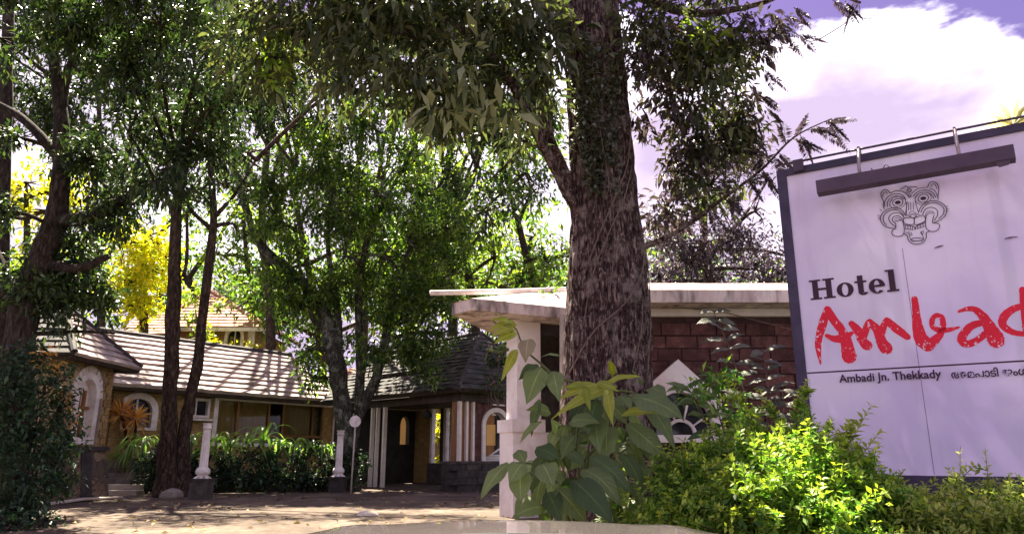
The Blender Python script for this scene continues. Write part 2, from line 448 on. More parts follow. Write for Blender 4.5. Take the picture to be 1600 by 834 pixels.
M['leaf_strap'] = leafmat('leaf_strap', [(.08, .17, .03), (.13, .23, .05), (.20, .30, .09)], .4, .35, .5)
M['leaf_shrub'] = leafmat('leaf_shrub', [(.015, .032, .022), (.022, .05, .03), (.04, .07, .035)], .25, .45, .3)
M['leaf_ivy'] = leafmat('leaf_ivy', [(.045, .055, .045), (.075, .085, .07), (.11, .115, .10)], .2, .4, .5)
M['bl_dark'] = bigleafmat('big_leaf_dark', (.045, .09, .025), (.24, .31, .12), .35, .5)
M['bl_young'] = bigleafmat('big_leaf_young', (.26, .32, .03), (.40, .42, .06), .4)
M['bl_pale'] = bigleafmat('big_leaf_pale', (.30, .24, .14), (.42, .36, .22), .35)
M['bl_gloss'] = bigleafmat('big_leaf_gloss', (.07, .075, .055), (.16, .155, .125), .25, .55)

# ------------------------------------------------------------------ foliage tools
def unit(a): return a / np.maximum(np.linalg.norm(a, axis=1, keepdims=True), 1e-9)
_K = [(rng.normal(size=3), rng.uniform(0, 6.28)) for _ in range(9)]
def lumps(p, wave):
    s = np.zeros(len(p))
    for k, ph in _K: s += np.sin(p @ (k / np.linalg.norm(k) * 6.28 / wave * (.7 + .6 * abs(k[0]) / 1.5)) + ph)
    return s / 3.0
def leaf_arrays(P, D, L, W, fold=.18, droop=.15, two=False):
    """P leaf bases, D unit directions, L, W per-leaf sizes -> verts, quads"""
    N = len(P)
    up = rng.normal(size=(N, 3)) * .45 + np.array([0, 0, 1.0])
    sd = unit(np.cross(D, up)); nr = unit(np.cross(sd, D))
    L = L[:, None]; W = W[:, None]
    tip = P + D * L - np.array([0, 0, 1.0]) * L * droop
    mid = P + D * L * .45 + nr * W * .02
    r = mid + sd * W * .5 + nr * W * fold; l = mid - sd * W * .5 + nr * W * fold
    if two:
        V = np.stack([P, r, tip, l, mid], 1).reshape(-1, 3)
        b = (np.arange(N) * 5)[:, None]
        Q = np.concatenate([b + np.array([[0, 1, 2, 4]]), b + np.array([[0, 4, 2, 3]])], 0)
        return V, Q
    V = np.stack([P, r, tip, l], 1).reshape(-1, 3)
    Q = (np.arange(N) * 4)[:, None] + np.array([[0, 1, 2, 3]])
    return V, Q
def blob_clusters(blob, L, W, cov, per, wave, cut):
    px, py, Y, rp = blob[:4]
    asp = blob[4] if len(blob) > 4 else 1.0
    k = ppm(Y)
    c = np.array(at(px, py, Y))
    rad = np.array([rp, rp * .9, rp * asp]) * k * 1.08
    n = int(cov * math.pi * rp * rp * asp / ((L / k) * (W / k) * .55) / per) + 2
    d = unit(rng.normal(size=(n, 3))); r = rng.uniform(0, 1, n) ** .42
    r *= 1 + .28 * lumps(d * 1.0 + c * .37, 1.1)
    p = c + d * r[:, None] * rad
    keep = lumps(p, wave) > cut
    return p[keep], d[keep], c, rad
def crown(name, blobs, m, parent, L=.13, W=.05, cov=3.2, per=9, sig=.13, droop=.35, wave=1.3, cut=-.35, hang=.2, two=False, twig=None, kind='stuff', ground=None):
    Ps, Ds = [], []
    for b in blobs:
        p, d, c, rad = blob_clusters(b, L, W, cov, per, wave, cut)
        if ground is not None:
            ok = p[:, 2] > ground + .03
            p, d = p[ok], d[ok]
        if twig is not None and len(p):
            for q in p[rng.permutation(len(p))[:max(6, len(p) // 14)]]:
                mid = (Vector(c) * .5 + Vector(q) * .5) + Vector(rng.normal(size=3)) * .12 * float(rad[0])
                twig.tube([c, mid, q], [ppm(b[2]) * 2.2, ppm(b[2]) * 1.3, ppm(b[2]) * .5], 4, False)
        n = len(p) * per
        base = np.repeat(p, per, 0); out = np.repeat(d, per, 0)
        Ps.append(base + rng.normal(size=(n, 3)) * sig * .45)
        Ds.append(unit(out * .35 + rng.normal(size=(n, 3)) * .75 - np.array([0, 0, hang])))
    P = np.concatenate(Ps); D = np.concatenate(Ds)
    N = len(P)
    s = rng.uniform(.45, 1.4, N)
    V, Q = leaf_arrays(P + D * sig * .3, D, L * s, W * s * rng.uniform(.8, 1.2, N), .18, droop * .3, two)
    o = np_mesh(name, V, Q, m, parent)
    if kind: o['kind'] = kind
    return o
def smooth_path(pts, sub=5):
    pts = [Vector(p) for p in pts]; out = []
    for i in range(len(pts) - 1):
        p0, p1, p2, p3 = pts[max(i - 1, 0)], pts[i], pts[i + 1], pts[min(i + 2, len(pts) - 1)]
        for j in range(sub):
            t = j / sub
            out.append(.5 * ((2 * p1) + (p2 - p0) * t + (2 * p0 - 5 * p1 + 4 * p2 - p3) * t * t + (3 * p1 - p0 - 3 * p2 + p3) * t ** 3))
    out.append(pts[-1]); return out
def limb(mb, path, Y, n=10, sub=5, rough=.12):
    """path: (px, py, radius px[, Y]) -> tapered knobbly tube in the world"""
    q = [Vector((*at(p[0], p[1], p[3] if len(p) > 3 else Y), p[2] * ppm(p[3] if len(p) > 3 else Y))) for p in path]
    sp = smooth_path([Vector((v[0], v[1], v[2])) for v in q], sub)
    rr = smooth_path([Vector((v[3], 0, 0)) for v in q], sub)
    i0 = len(mb.v)
    mb.tube(sp, [max(r.x, .004) for r in rr], n)
    if rough:
        for i in range(i0, len(mb.v)):
            v = Vector(mb.v[i]); ring = (i - i0) // n; c = sp[min(ring, len(sp) - 1)]
            e = v - c
            k = noise.noise(v * (1.4 / max(rr[min(ring, len(rr) - 1)].x, .05)) * .35) * rough * 2.2
            mb.v[i] = tuple(c + e * (1 + k))
    return sp
def tree(name, label, cat, trunk, Y, blobs, leaf, bark, limbs=(), group=None, n=12, **kw):
    b = at(trunk[0][0], trunk[0][1], trunk[0][3] if len(trunk[0]) > 3 else Y)
    root = thing(name, label, cat, b, group)
    mb = MB(); sp = limb(mb, trunk, Y, n)
    mb.build('trunk', M[bark], root, True)
    allp = list(sp)
    for l in limbs:
        mb = MB(); s2 = limb(mb, l, Y, 8); mb.build('branch', M[bark], root, True); allp += s2
    tw = MB()
    for bl in blobs:
        c = at(bl[0], bl[1], bl[2])
        near = min(allp, key=lambda p: (p - c).length + max(0, p.z - c.z) * 1.5)
        mid = near.lerp(c, .5) + Vector((random.uniform(-.3, .3), random.uniform(-.3, .3), random.uniform(.0, .4))) * (c - near).length * .25
        k = ppm(bl[2])
        tw.tube(smooth_path([near, mid, c], 4), [max(k * (4.5 - 2.6 * i / 8), .005) for i in range(9)], 6, False)
    kw.setdefault('twig', tw)
    crown('crown', blobs, M[leaf], root, **kw)
    if tw.v:
        o = tw.build('branchwork', M[bark], root, True); o['kind'] = 'stuff'
    return root

def big_leaf(name, parent, base, tip, width, m, bow=.18, facing=None, seg=8, fold=.22, wav=.03, tilt=0.0):
    """a broad leaf: a strip that arches from base to tip, folded along its midrib"""
    base = Vector(base); tip = Vector(tip); d = tip - base; L = d.length; dn = d.normalized()
    f = (Vector(facing) if facing is not None else Vector((0, -1, .9))).normalized()
    sd = dn.cross(f)
    if sd.length < .05: sd = dn.cross(Vector((1, 0, .2)))
    sd.normalize()
    nr = sd.cross(dn).normalized()
    if nr.dot(f) < 0: nr = -nr
    q = Matrix.Rotation(tilt, 3, dn)
    sd = q @ sd; nr = q @ nr
    mb = MB(); mb.uv = []
    ph = random.uniform(0, 6)
    for i in range(seg + 1):
        t = i / seg
        c = base + d * t + (nr * .75 + Vector((0, 0, .5))) * L * bow * 4 * t * (1 - t) * .5
        w = width * .48 * (math.sin(math.pi * min(1, t * .97 + .03) ** .82) ** 1.1) * (1 if t < .999 else 0) + .001
        for j, s in enumerate((-1, -.5, 0, .5, 1)):
            e = nr * (abs(s) * w * fold * 1.5 - s * s * w * .25 + math.sin(t * 15 + ph + s * 2) * wav * 1.9 * width * abs(s))
            mb.v.append(tuple(c + sd * s * w + e)); mb.uv.append((.5 + .5 * s, t))
    for i in range(seg):
        for j in range(4):
            a = i * 5 + j
            mb.f.append((a, a + 1, a + 6, a + 5))
    return mb.build(name, m, parent, True)

# ------------------------------------------------------------------ the ground
def sheet(name, xs, ys, dz, m, lump=0.0):
    V = np.array([[x, y, gz(x, y) + dz + lump * noise.noise(Vector((x * .7, y * .7, 3)))] for y in ys for x in xs])
    nx = len(xs); Q = []
    for j in range(len(ys) - 1):
        for i in range(nx - 1): Q.append((j * nx + i, j * nx + i + 1, (j + 1) * nx + i + 1, (j + 1) * nx + i))
    o = np_mesh(name, V, np.array(Q), m, smooth=True); o['kind'] = 'structure'
    return o
xs = np.concatenate([np.linspace(-400, -40, 10), np.linspace(-36, 36, 73), np.linspace(40, 400, 10)])
ys = np.concatenate([np.linspace(-300, -30, 8), np.linspace(-25, 60, 86), np.linspace(64, 130, 24), np.linspace(150, 900, 8)])
sheet('ground', xs, ys, -.03, M['soil'])
sheet('driveway', np.linspace(-14.5, 2.6, 70), np.linspace(-12, 34, 186), .004, M['driveway'], .012)
# leaf litter
n = 1500
P = np.stack([rng.uniform(-13, 2.2, n), rng.uniform(5, 24, n), np.zeros(n)], 1)
P[:, 2] = [gz(a, b) + .014 for a, b in P[:, :2]]
keep = lumps(P, 2.6) > -.1
P = P[keep]; n = len(P)
D = unit(np.stack([rng.normal(size=n), rng.normal(size=n), rng.uniform(.0, .25, n)], 1))
V, Q = leaf_arrays(P, D, rng.uniform(.05, .13, n), rng.uniform(.03, .06, n), .3, .05)
M['leaf_litter'] = leafmat('leaf_litter', [(.12, .075, .04), (.19, .13, .07), (.27, .19, .10), (.08, .05, .03)], .15, .7, .2)
o = np_mesh('fallen_leaves', V, Q, M['leaf_litter']); tag(o, 'dry brown leaves scattered over the driveway', 'leaf litter', kind='stuff')

# ------------------------------------------------------------------ building tools
def wall_panel(name, m, parent, O, u, nb, t0, t1, z0, z1, th, openings=(), off=0.0):
    """vertical wall: front face through O along u, thickness th along nb, with real openings (loops of (t, z))"""
    O = Vector((O[0], O[1])) + Vector(nb) * off
    u = Vector(u); nb = Vector(nb)
    mb = MB()
    def W(t, z, d): q = O + u * t + nb * d; return (q.x, q.y, z)
    def col(ta, tb, za, zb, zc):        # piece from the slanting bottom edge za-zb up to zc
        mb.hexa([W(ta, za, 0), W(tb, zb, 0), W(tb, zb, th), W(ta, za, th), W(ta, zc, 0), W(tb, zc, 0), W(tb, zc, th), W(ta, zc, th)])
    t = t0
    for l in sorted([list(o) for o in openings], key=lambda o: o[0][0]):
        (a, zb), (b, _) = l[0], l[1]
        col(t, a, z0, z0, z1)
        if zb > z0 + .01: col(a, b, z0, z0, zb)
        top = sorted(l[2:], key=lambda p: p[0])
        for p, q in zip(top, top[1:]):
            if q[0] - p[0] > 1e-4 and z1 - max(p[1], q[1]) > .002: col(p[0], q[0], p[1], q[1], z1)
        t = b
    col(t, t1, z0, z0, z1)
    return mb.build(name, m, parent)
def rect(t0, t1, z0, z1): return [(t0, z0), (t1, z0), (t1, z1), (t0, z1)]
def arch(tc, hw, z0, zs, zt, n=12, pt=1.0):
    l = [(tc - hw, z0), (tc + hw, z0)]
    for i in range(n + 1):
        a = math.pi * i / n
        l.append((tc + hw * math.cos(a), zs + (zt - zs) * math.sin(a) ** pt))
    return l
def ring(name, m, parent, O, u, nb, inner, outer, d0, d1):
    """frame between two loops with the same number of points"""
    O = Vector((O[0], O[1])); u = Vector(u); nb = Vector(nb)
    def W(p, d): q = O + u * p[0] + nb * d; return (q.x, q.y, p[1])
    n = len(inner); mb = MB()
    mb.v = [W(p, d0) for p in inner] + [W(p, d0) for p in outer] + [W(p, d1) for p in inner] + [W(p, d1) for p in outer]
    for i in range(n):
        j = (i + 1) % n
        mb.f += [(i, j, n + j, n + i), (2 * n + i, 3 * n + i, 3 * n + j, 2 * n + j), (i, 2 * n + i, 2 * n + j, j), (n + i, n + j, 3 * n + j, 3 * n + i)]
    return mb.build(name, m, parent)
def face_loop(name, m, parent, O, u, nb, loop, d0, d1):
    O = Vector((O[0], O[1])); u = Vector(u); nb = Vector(nb)
    mb = MB(); poly = [O + u * p[0] + nb * d0 for p in loop]
    e = nb * (d1 - d0)
    mb.prism([(q.x, q.y, p[1]) for q, p in zip(poly, loop)], (e.x, e.y, 0))
    return mb.build(name, m, parent)
def bar(name, m, parent, O, u, nb, t0, t1, d0, d1, z0, z1):
    mb = MB(); mb.slab(O, u, t0, t1, nb, d0, d1, z0, z1); return mb.build(name, m, parent)
def roof_slope(parent, eA, eB, rA, rB, N, m, th=.06, over=1.35, seg=14, jit=.012, name='tile_course'):
    eA, eB, rA, rB = map(Vector, (eA, eB, rA, rB))
    nr = (eB - eA).cross((rA + rB) / 2 - (eA + eB) / 2).normalized()
    if nr.z < 0: nr = -nr
    def P(s, q): return eA.lerp(eB, q).lerp(rA.lerp(rB, q), s)
    for i in range(N):
        s0, s1 = i / N, min(1.0, (i + over) / N)
        mb = MB(); vs = []
        for k in range(seg + 1):
            q = k / seg
            j = random.uniform(-jit, jit)
            lo = P(s0 + random.uniform(-.004, .004), q)
            vs += [lo + nr * (j - .01), lo + nr * (th + j), P(s1, q) + nr * .02, P(s1, q) - nr * .012]
        fs = []
        for k in range(seg):
            a = k * 4; b = a + 4
            fs += [(a, b, b + 1, a + 1), (a + 1, b + 1, b + 2, a + 2), (a + 2, b + 2, b + 3, a + 3), (a + 3, b + 3, b, a)]
        fs += [(0, 1, 2, 3), (seg * 4 + 3, seg * 4 + 2, seg * 4 + 1, seg * 4)]
        mb.add(vs, fs); mb.build(name, m, parent)
    mb = MB()
    dn = nr * -.03; d2 = nr * -.12
    mb.hexa([eA + d2, eB + d2, rB + d2, rA + d2, eA + dn, eB + dn, rB + dn, rA + dn]); mb.build('roof_deck', M['dark_wood'], parent)
def v3(p2, z): return Vector((p2[0], p2[1], z))

# ------------------------------------------------------------------ long hotel wing
u = Vector((.5799, .8147)); nb = Vector((-.8147, .5799))
E0 = at(165, 604, 20).xy
ZE, ZR = 3.14, 5.05
wing = thing('hotel_wing', 'long low hotel wing with striped pale tiled roof, arched window and curtained wide window', 'building', (E0.x, E0.y, .3))
T0, T1 = -1.2, 8.3
eA, eB = E0 + u * T0, E0 + u * T1
rA, rB = eA + nb * 3, eB + nb * 3
bA, bB = eA + nb * 6, eB + nb * 6
roof_slope(wing, v3(eA, ZE), v3(eB, ZE), v3(rA, ZR), v3(rB, ZR), 10, M['tile_pale'], .105, 1.25, 26, .014)
roof_slope(wing, v3(bB, ZE), v3(bA, ZE), v3(rB, ZR), v3(rA, ZR), 3, M['tile_pale'], .05, 1.2, 6)
mb = MB(); mb.tube(smooth_path([v3(rA, ZR + .02), v3(rA.lerp(rB, .5), ZR + .0), v3(rB, ZR + .02)], 8), .13, 8); mb.build('ridge_cap', M['ridge_dark'], wing)
O = E0 + nb * .55
bar('fascia', M['dark_wood'], wing, E0, u, nb, T0, T1, .06, .10, ZE - .10, ZE - .035)
bar('soffit', M['dark_wood'], wing, E0, u, nb, T0, T1, .07, .56, ZE - .10, ZE - .06)
def pxt(a, b, O=O, u=u): return onplane(a, b, O, u)
# openings
a0 = pxt(191, 645)[0]; a1 = pxt(237, 645)[0]
az0, azt = pxt(237, 668)[1], pxt(215, 622)[1]
azs = azt - (a1 - a0) * .42
s0, s1 = pxt(299, 640)[0], pxt(324, 640)[0]; sz0, sz1 = pxt(312, 649)[1], pxt(312, 625.5)[1]
w0, w1 = pxt(338, 655)[0], pxt(520, 655)[0]; wz0, wz1 = pxt(430, 693)[1], pxt(345, 624)[1]
op = [arch((a0 + a1) / 2, (a1 - a0) / 2, az0, azs, azt), rect(s0, s1, sz0, sz1), rect(w0, w1, wz0, wz1)]
wall_panel('front_wall', M['ochre_wall'], wing, O, u, nb, T0 + .3, T1 - .2, .25, ZE - .02, .25, op)
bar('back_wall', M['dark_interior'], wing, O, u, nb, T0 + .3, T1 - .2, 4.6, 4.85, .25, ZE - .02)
for t in (T0 + .3, T1 - .45):
    q = O + u * t
    mb = MB(); mb.prism([v3(q + nb * .25, .25), v3(q + nb * 4.6, .25), v3(q + nb * 4.6, ZE - .05), v3(q + nb * 2.45, ZR - .16), v3(q + nb * .25, ZE - .05)], (u.x * .25, u.y * .25, 0)); mb.build('gable_wall', M['ochre_wall'], wing)
tc, hw = (a0 + a1) / 2, (a1 - a0) / 2
wnd = ring('arched_window', M['white_paint'], wing, O, u, nb, arch(tc, hw - .01, az0, azs, azt - .01), arch(tc, hw + .17, az0 - .08, azs, azt + .17), -.06, .12)
face_loop('pane', M['dark_glass'], wnd, O, u, nb, arch(tc, hw + .02, az0 - .02, azs, azt + .02), .09, .10)
bar('mullion', M['white_paint'], wnd, O, u, nb, tc - .025, tc + .025, .05, .085, az0, azt - .02)
wnd = ring('small_window', M['white_paint'], wing, O, u, nb, rect(s0 + .01, s1 - .01, sz0 + .01, sz1 - .01), rect(s0 - .12, s1 + .06, sz0 - .07, sz1 + .07), -.05, .12)
bar('pane', M['dark_glass'], wnd, O, u, nb, s0, s1, .09, .10, sz0, sz1)
bar('mullion', M['white_paint'], wnd, O, u, nb, s0 + .16, s0 + .20, .04, .085, sz0, sz1)
q0 = pxt(290, 650)[0]
bar('sill', M['white_paint'], wnd, O, u, nb, q0 - .2, s1 + .05, -.28, -.055, sz0 - .16, sz0 - .10)
wnd = ring('wide_window', M['white_paint'], wing, O, u, nb, rect(w0 + .01, w1, wz0 + .01, wz1 - .01), rect(w0 - .13, w1 + .12, wz0 - .10, wz1 + .10), -.05, .12)
bar('pane', M['glass'], wnd, O, u, nb, w0, w1, .10, .106, wz0, wz1)
zr = pxt(430, 680)[1]
bar('rail', M['brown_wood'], wnd, O, u, nb, w0 + .02, w1, .03, .09, zr - .05, zr + .03)
for a in (372, 421, 444, 490):
    t = pxt(a, 655)[0]; bar('mullion', M['brown_wood'], wnd, O, u, nb, t - .03, t + .03, .035, .085, zr + .03, wz1)
def curtain(t0, t1):
    mb = MB(); k = 26; vs = []
    for i in range(k + 1):
        t = t0 + (t1 - t0) * i / k
        d = .17 + .05 * math.sin(i * 1.9) + .012 * math.sin(i * .7)
        for z in (wz0 - .1, wz1 + .1): q = O + u * t + nb * (d + .02 * (z < wz1) * math.sin(i)); vs.append((q.x, q.y, z))
    fs = [(2 * i, 2 * i + 2, 2 * i + 3, 2 * i + 1) for i in range(k)]
    vs2 = [(a - nb.x * -.006, b - nb.y * -.006, c) for a, b, c in vs]
    m_ = len(vs)
    mb.add(vs + vs2, fs + [tuple(m_ + i for i in reversed(f)) for f in fs]); mb.build('curtain', M['curtain'], wing)
for a, b in ((336, 420), (445, 488), (508, 522)): curtain(pxt(a, 655)[0], pxt(b, 655)[0])
for t in (pxt(181, 640)[0], pxt(262, 640)[0]):
    bar('pilaster', M['ochre_brick'], wing, O, u, nb, t - .14, t + .14, -.08, -.003, .25, ZE - .2)

# ------------------------------------------------------------------ left wing with hip end
TW = thing('turret_wing', 'stone wing at left with hipped tiled roof end and white arched window', 'building', (-11.6, 17, .3))
ex, ey0, ey1, ex0 = -8.95, 14.75, 17.5, -18.0
ze, zr_ = 3.25, 4.5; ym = 16.12; xa = -10.15
roof_slope(TW, (ex, ey0, ze), (ex, ey1, ze), (xa, ym, zr_), (xa, ym, zr_), 8, M['tile_pale'], .07, 1.3, 10, .008)
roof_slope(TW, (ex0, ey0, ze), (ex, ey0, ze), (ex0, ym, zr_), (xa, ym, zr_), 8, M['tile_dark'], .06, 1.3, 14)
roof_slope(TW, (ex, ey1, ze), (ex0, ey1, ze), (xa, ym, zr_), (ex0, ym, zr_), 4, M['tile_pale'], .05, 1.2, 6)
for a, b in (((ex, ey0, ze + .06), (xa, ym, zr_ + .06)), ((ex, ey1, ze + .06), (xa, ym, zr_ + .06)), ((xa, ym, zr_ + .04), (ex0, ym, zr_ + .04))):
    mb = MB(); mb.tube([a, b], .07, 8); mb.build('ridge_cap', M['ridge_dark'], TW)
WX = -9.4
uY, nX = Vector((0, 1)), Vector((-1, 0))
Ot = Vector((WX, 0))
def tq(a, b): return onplane(a, b, Ot, uY)
g0, g1 = tq(117, 640)[0], tq(144, 640)[0]
gz0, gzt = tq(130, 684)[1], tq(131, 590)[1]
gc, gh = (g0 + g1) / 2, (g1 - g0) / 2
al = lambda e=0.0, n=14: arch(gc, gh + e, gz0 - e, gzt - gh * 1.25, gzt + e * 1.1, n, .9)
wall_panel('side_wall', M['stone_mosaic'], TW, Ot, uY, nX, 15.2, 17.1, 1.46, ze - .02, .28, [al()])
wall_panel('front_wall', M['stone_mosaic'], TW, Vector((WX, 15.2)), Vector((-1, 0)), Vector((0, 1)), .28, 8.2, 1.46, ze - .02, .28, [arch(3.5, .5, 1.7, 2.3, 2.85)])
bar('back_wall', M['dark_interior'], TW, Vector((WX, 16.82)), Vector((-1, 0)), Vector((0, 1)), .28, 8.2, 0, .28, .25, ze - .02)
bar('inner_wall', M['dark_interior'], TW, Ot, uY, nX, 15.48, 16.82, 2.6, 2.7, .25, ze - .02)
wnd = ring('arched_window', M['white_paint'], TW, Ot, uY, nX, al(-.01), al(.13), -.06, .16)
face_loop('pane', M['dirt_white'], wnd, Ot, uY, nX, al(.02), .13, .15)
for f in (-.3, .32): bar('mullion', M['brown_wood'], wnd, Ot, uY, nX, gc + f * gh - .03, gc + f * gh + .03, .06, .12, gz0, gzt - .25)
bar('mullion', M['brown_wood'], wnd, Ot, uY, nX, gc - gh * .6, gc + gh * .9, .05, .11, gz0 + .62, gz0 + .68)
# voussoirs round the arch
outer = al(.26, 14); inner = al(.135, 14)
for i in range(2, len(inner) - 1):
    a, b, c, d = inner[i], inner[i + 1], outer[i + 1], outer[i]
    def sh(p, q, f): return (p[0] + (q[0] - p[0]) * f, p[1] + (q[1] - p[1]) * f)
    face_loop('stone', M['dirt_white'], TW, Ot, uY, nX, [sh(a, b, .08), sh(a, b, .92), sh(d, c, .9), sh(d, c, .1)], -.04 - random.random() * .02, .05)
for i in range(9):     # toothed quoins either side of the window and on the corner
    z = 1.5 + i * .17
    for t, s in ((gc - gh - .2, -1), (gc + gh + .2, 1)):
        if z < gzt - gh * 1.3: face_loop('stone', M['stone_grey'], TW, Ot, uY, nX, rect(t - .07 - (.05 if i % 2 else 0), t + .07, z, z + .15), -.03 - random.random() * .02, .05)
for i in range(10):
    z = 1.5 + i * .168
    w = .24 if i % 2 else .16
    face_loop('stone', M['ochre_brick'], TW, Ot, uY, nX, rect(17.1 - w, 17.12, z, z + .155), -.035, .05)
mb = MB(); mb.box(-17.6, WX + .1, 15.08, 17.25, 1.36, 1.455); mb.build('ledge', M['ridge_dark'], TW)
mb = MB(); mb.hexa([(-17.6, 14.98, .2), (WX + .2, 14.98, .2), (WX + .2, 17.35, .2), (-17.6, 17.35, .2), (-17.6, 15.14, 1.36), (WX + .04, 15.14, 1.36), (WX + .04, 17.19, 1.36), (-17.6, 17.19, 1.36)]); mb.build('plinth_wall', M['stone_base'], TW)
mb = MB(); mb.tube([(WX + .24, 15.0, .33), (WX + .24, 16.2, .36), (WX + .26, 16.8, .34), (WX + .5, 17.3, .33)], .035, 6); mb.build('drain_pipe', M['pipe'], TW, True)
mb = MB(); mb.hexa([(WX + .06, 16.2, .3), (WX + .2, 16.2, .3), (WX + .2, 16.6, .3), (WX + .06, 16.6, .3), (WX + .0, 16.2, 1.34), (WX + .07, 16.2, 1.34), (WX + .07, 16.6, 1.34), (WX + .0, 16.6, 1.34)]); mb.build('buttress', M['ridge_dark'], TW)

# steps beside the left wing, with a low stone wall
st = thing('stone_steps', 'flight of sunlit stone steps climbing beside the left stone wing', 'steps', (-9.3, 18.9, .3))
for i in range(4):
    mb = MB(); y = 18.72 + i * .42
    mb.box(-10.9 - i * .1, -9.3 - i * .12, y, y + .45, .28, .42 + i * .13); mb.build('step', M['rock_pale'] if i < 2 else M['stone_grey'], st)
lw = thing('garden_wall', 'low rough stone garden wall behind the steps under the spiky orange plant', 'wall', (-10.3, 20.6, .3))
x = -10.5
for r in range(4):
    x = -11.6 - (r % 2) * .2
    while x < -9.0:
        w = random.uniform(.3, .55); mb = MB(); j = random.uniform(0, .05)
        mb.box(x + .012, min(x + w, -8.8), 20.5 - j, 20.8, .3 + r * .21, .3 + r * .21 + .20); mb.build('stone', M['stone_grey'], lw); x += w
mb = MB(); mb.box(-11.8, -8.9, 20.54, 20.78, .25, 1.12); mb.build('core', M['stone_dark'], lw)

# ------------------------------------------------------------------ portico
v1 = Vector((-.7, .714)); v2 = Vector((.714, .7))
C0 = Vector((-1.48, 20.3)); PA, PB = 7.4, 4.4
pz, pr = 3.06, 5.0
PO = thing('portico', 'open drive through porch with dark shingled hip roof and white striped corner posts', 'portico', (C0.x, C0.y, .3))
c0, c1, c2, c3 = C0, C0 + v1 * PA, C0 + v1 * PA + v2 * PB, C0 + v2 * PB
k0 = C0 + v2 * PB / 2 + v1 * 1.55; k1 = c1 + v2 * PB / 2
roof_slope(PO, v3(c1, pz), v3(c0, pz), v3(k1, pr), v3(k0, pr), 15, M['tile_dark'], .06, 1.3, 34, .03, 'shingle_course')
roof_slope(PO, v3(c0, pz), v3(c3, pz), v3(k0, pr), v3(k0, pr), 12, M['tile_dark'], .06, 1.3, 14, .02, 'shingle_course')
roof_slope(PO, v3(c3, pz), v3(c2, pz), v3(k0, pr), v3(k1, pr), 4, M['tile_dark'], .05, 1.2, 6, .02, 'shingle_course')
for a, b in ((v3(c0, pz + .06), v3(k0, pr + .06)), (v3(k0, pr + .05), v3(k1, pr + .05)), (v3(c3, pz + .06), v3(k0, pr + .06))):
    mb = MB(); mb.tube([a, b], .06, 6); mb.build('ridge_cap', M['ridge_dark'], PO)
CW = C0 + (v1 + v2) * .42
bar('eave_beam', M['dark_wood'], PO, CW, v1, v2, -.1, PA - .6, -.05, .12, pz - .3, pz - .06)
bar('eave_beam', M['dark_wood'], PO, CW, v2, v1, .13, PB - .9, -.05, .12, pz - .3, pz - .06)
bar('ceiling', M['dark_wood'], PO, CW, v1, v2, .13, PA - .6, .13, PB - 1, pz - .12, pz - .08)
bar('corner_pier', M['brown_wood'], PO, CW, v2, v1, -.02, .52, .02, .34, .3, pz - .3)
zb = at(716, 720, 20.6).z
for a in (717.5, 728, 738):
    t = onplane(a, 660, CW, v2)[0]
    bar('post', M['dirt_white'], PO, CW, v2, v1, t - .038, t + .038, -.07, .05, zb, pz - .3)
pa, pb = onplane(758, 660, CW, v2)[0], onplane(792, 660, CW, v2)[0]
pzt, pz0 = onplane(776, 643, CW, v2)[1], onplane(776, 719, CW, v2)[1]
pc, ph = (pa + pb) / 2, (pb - pa) / 2
pal = lambda e=0.0: arch(pc, ph + e, pz0 - e * .3, pzt - ph * .9, pzt + e)
wall_panel('end_wall', M['brick'], PO, CW, v2, v1, .525, PB - .85, pz0 - .02, pz - .3, .24, [pal()], .03)
ring('arch_trim', M['dirt_white'], PO, CW, v2, v1, pal(-.01), pal(.12), -.03, .2)
ta, tb = onplane(768, 610, CW, v2)[0], onplane(806, 610, CW, v2)[0]
za, zb2 = onplane(790, 620, CW, v2)[1], onplane(790, 596, CW, v2)[1]
vent = ring('vent_window', M['dirt_white'], PO, CW, v2, v1, rect(ta + .06, tb - .06, za + .06, min(zb2, pz - .36)), rect(ta, tb, za, min(zb2, pz - .36) + .05), -.02, .025)
bar('pane', M['dark_glass'], vent, CW, v2, v1, ta + .05, tb - .05, .012, .02, za + .05, min(zb2, pz - .36) + .01)
# stone base below the end wall, built of blocks
x = -.25; r = 0
for r in range(4):
    x = -.3 - (r % 2) * .15
    while x < PB + .2:
        w = random.uniform(.32, .6); j = random.uniform(0, .05)
        bar('stone', M['stone_dark'], PO, CW, v2, v1, x + .01, min(x + w, PB + .3), -.28 - j, .06, .3 + r * .19, .3 + r * .19 + .18); x += w
bar('base_core', M['stone_dark'], PO, CW, v2, v1, -.3, PB + .3, -.25, .4, .25, 1.05)
bar('base_cap', M['stone_dark'], PO, CW, v2, v1, -.34, PB + .34, -.33, .45, 1.05, zb - .003)
for a, s in ((582, .04), (590, .03), (601, .045)):
    t = onplane(a, 660, CW, v1)[0]
    bar('post', M['dirt_white'], PO, CW, v1, v2, t - s, t + s, -.05, .07, .3, pz - .3)
BK = CW + v2 * (PB - .95)
t6 = onplane(672, 660, BK, v1)[0]
bar('back_wall', M['ochre_brick'], PO, BK, v1, v2, t6, PA - .5, .0, .25, .3, pz - .12)
bar('low_wall', M['stone_dark'], PO, BK, v1, v2, -.2, t6 - .002, -.1, .25, .3, 1.0)
for a, s, mm in ((676, .05, 'white_paint'), (693, .16, 'dark_wood'), (697, .07, 'white_paint'), (706, .05, 'white_paint'), (713, .1, 'brown_wood')):
    t = onplane(a, 660, BK, v1)[0]
    bar('post', M[mm], PO, BK, v1, v2, t - s, t + s, -.06 if mm[0] == 'w' else -.03, .1, 1.003, pz - .12)
EW = CW + v1 * (PA - .75)
e0, e1 = onplane(626, 660, EW, v2)[0], onplane(640, 660, EW, v2)[0]
ez0, ezt = onplane(632, 694, EW, v2)[1], onplane(632, 650, EW, v2)[1]
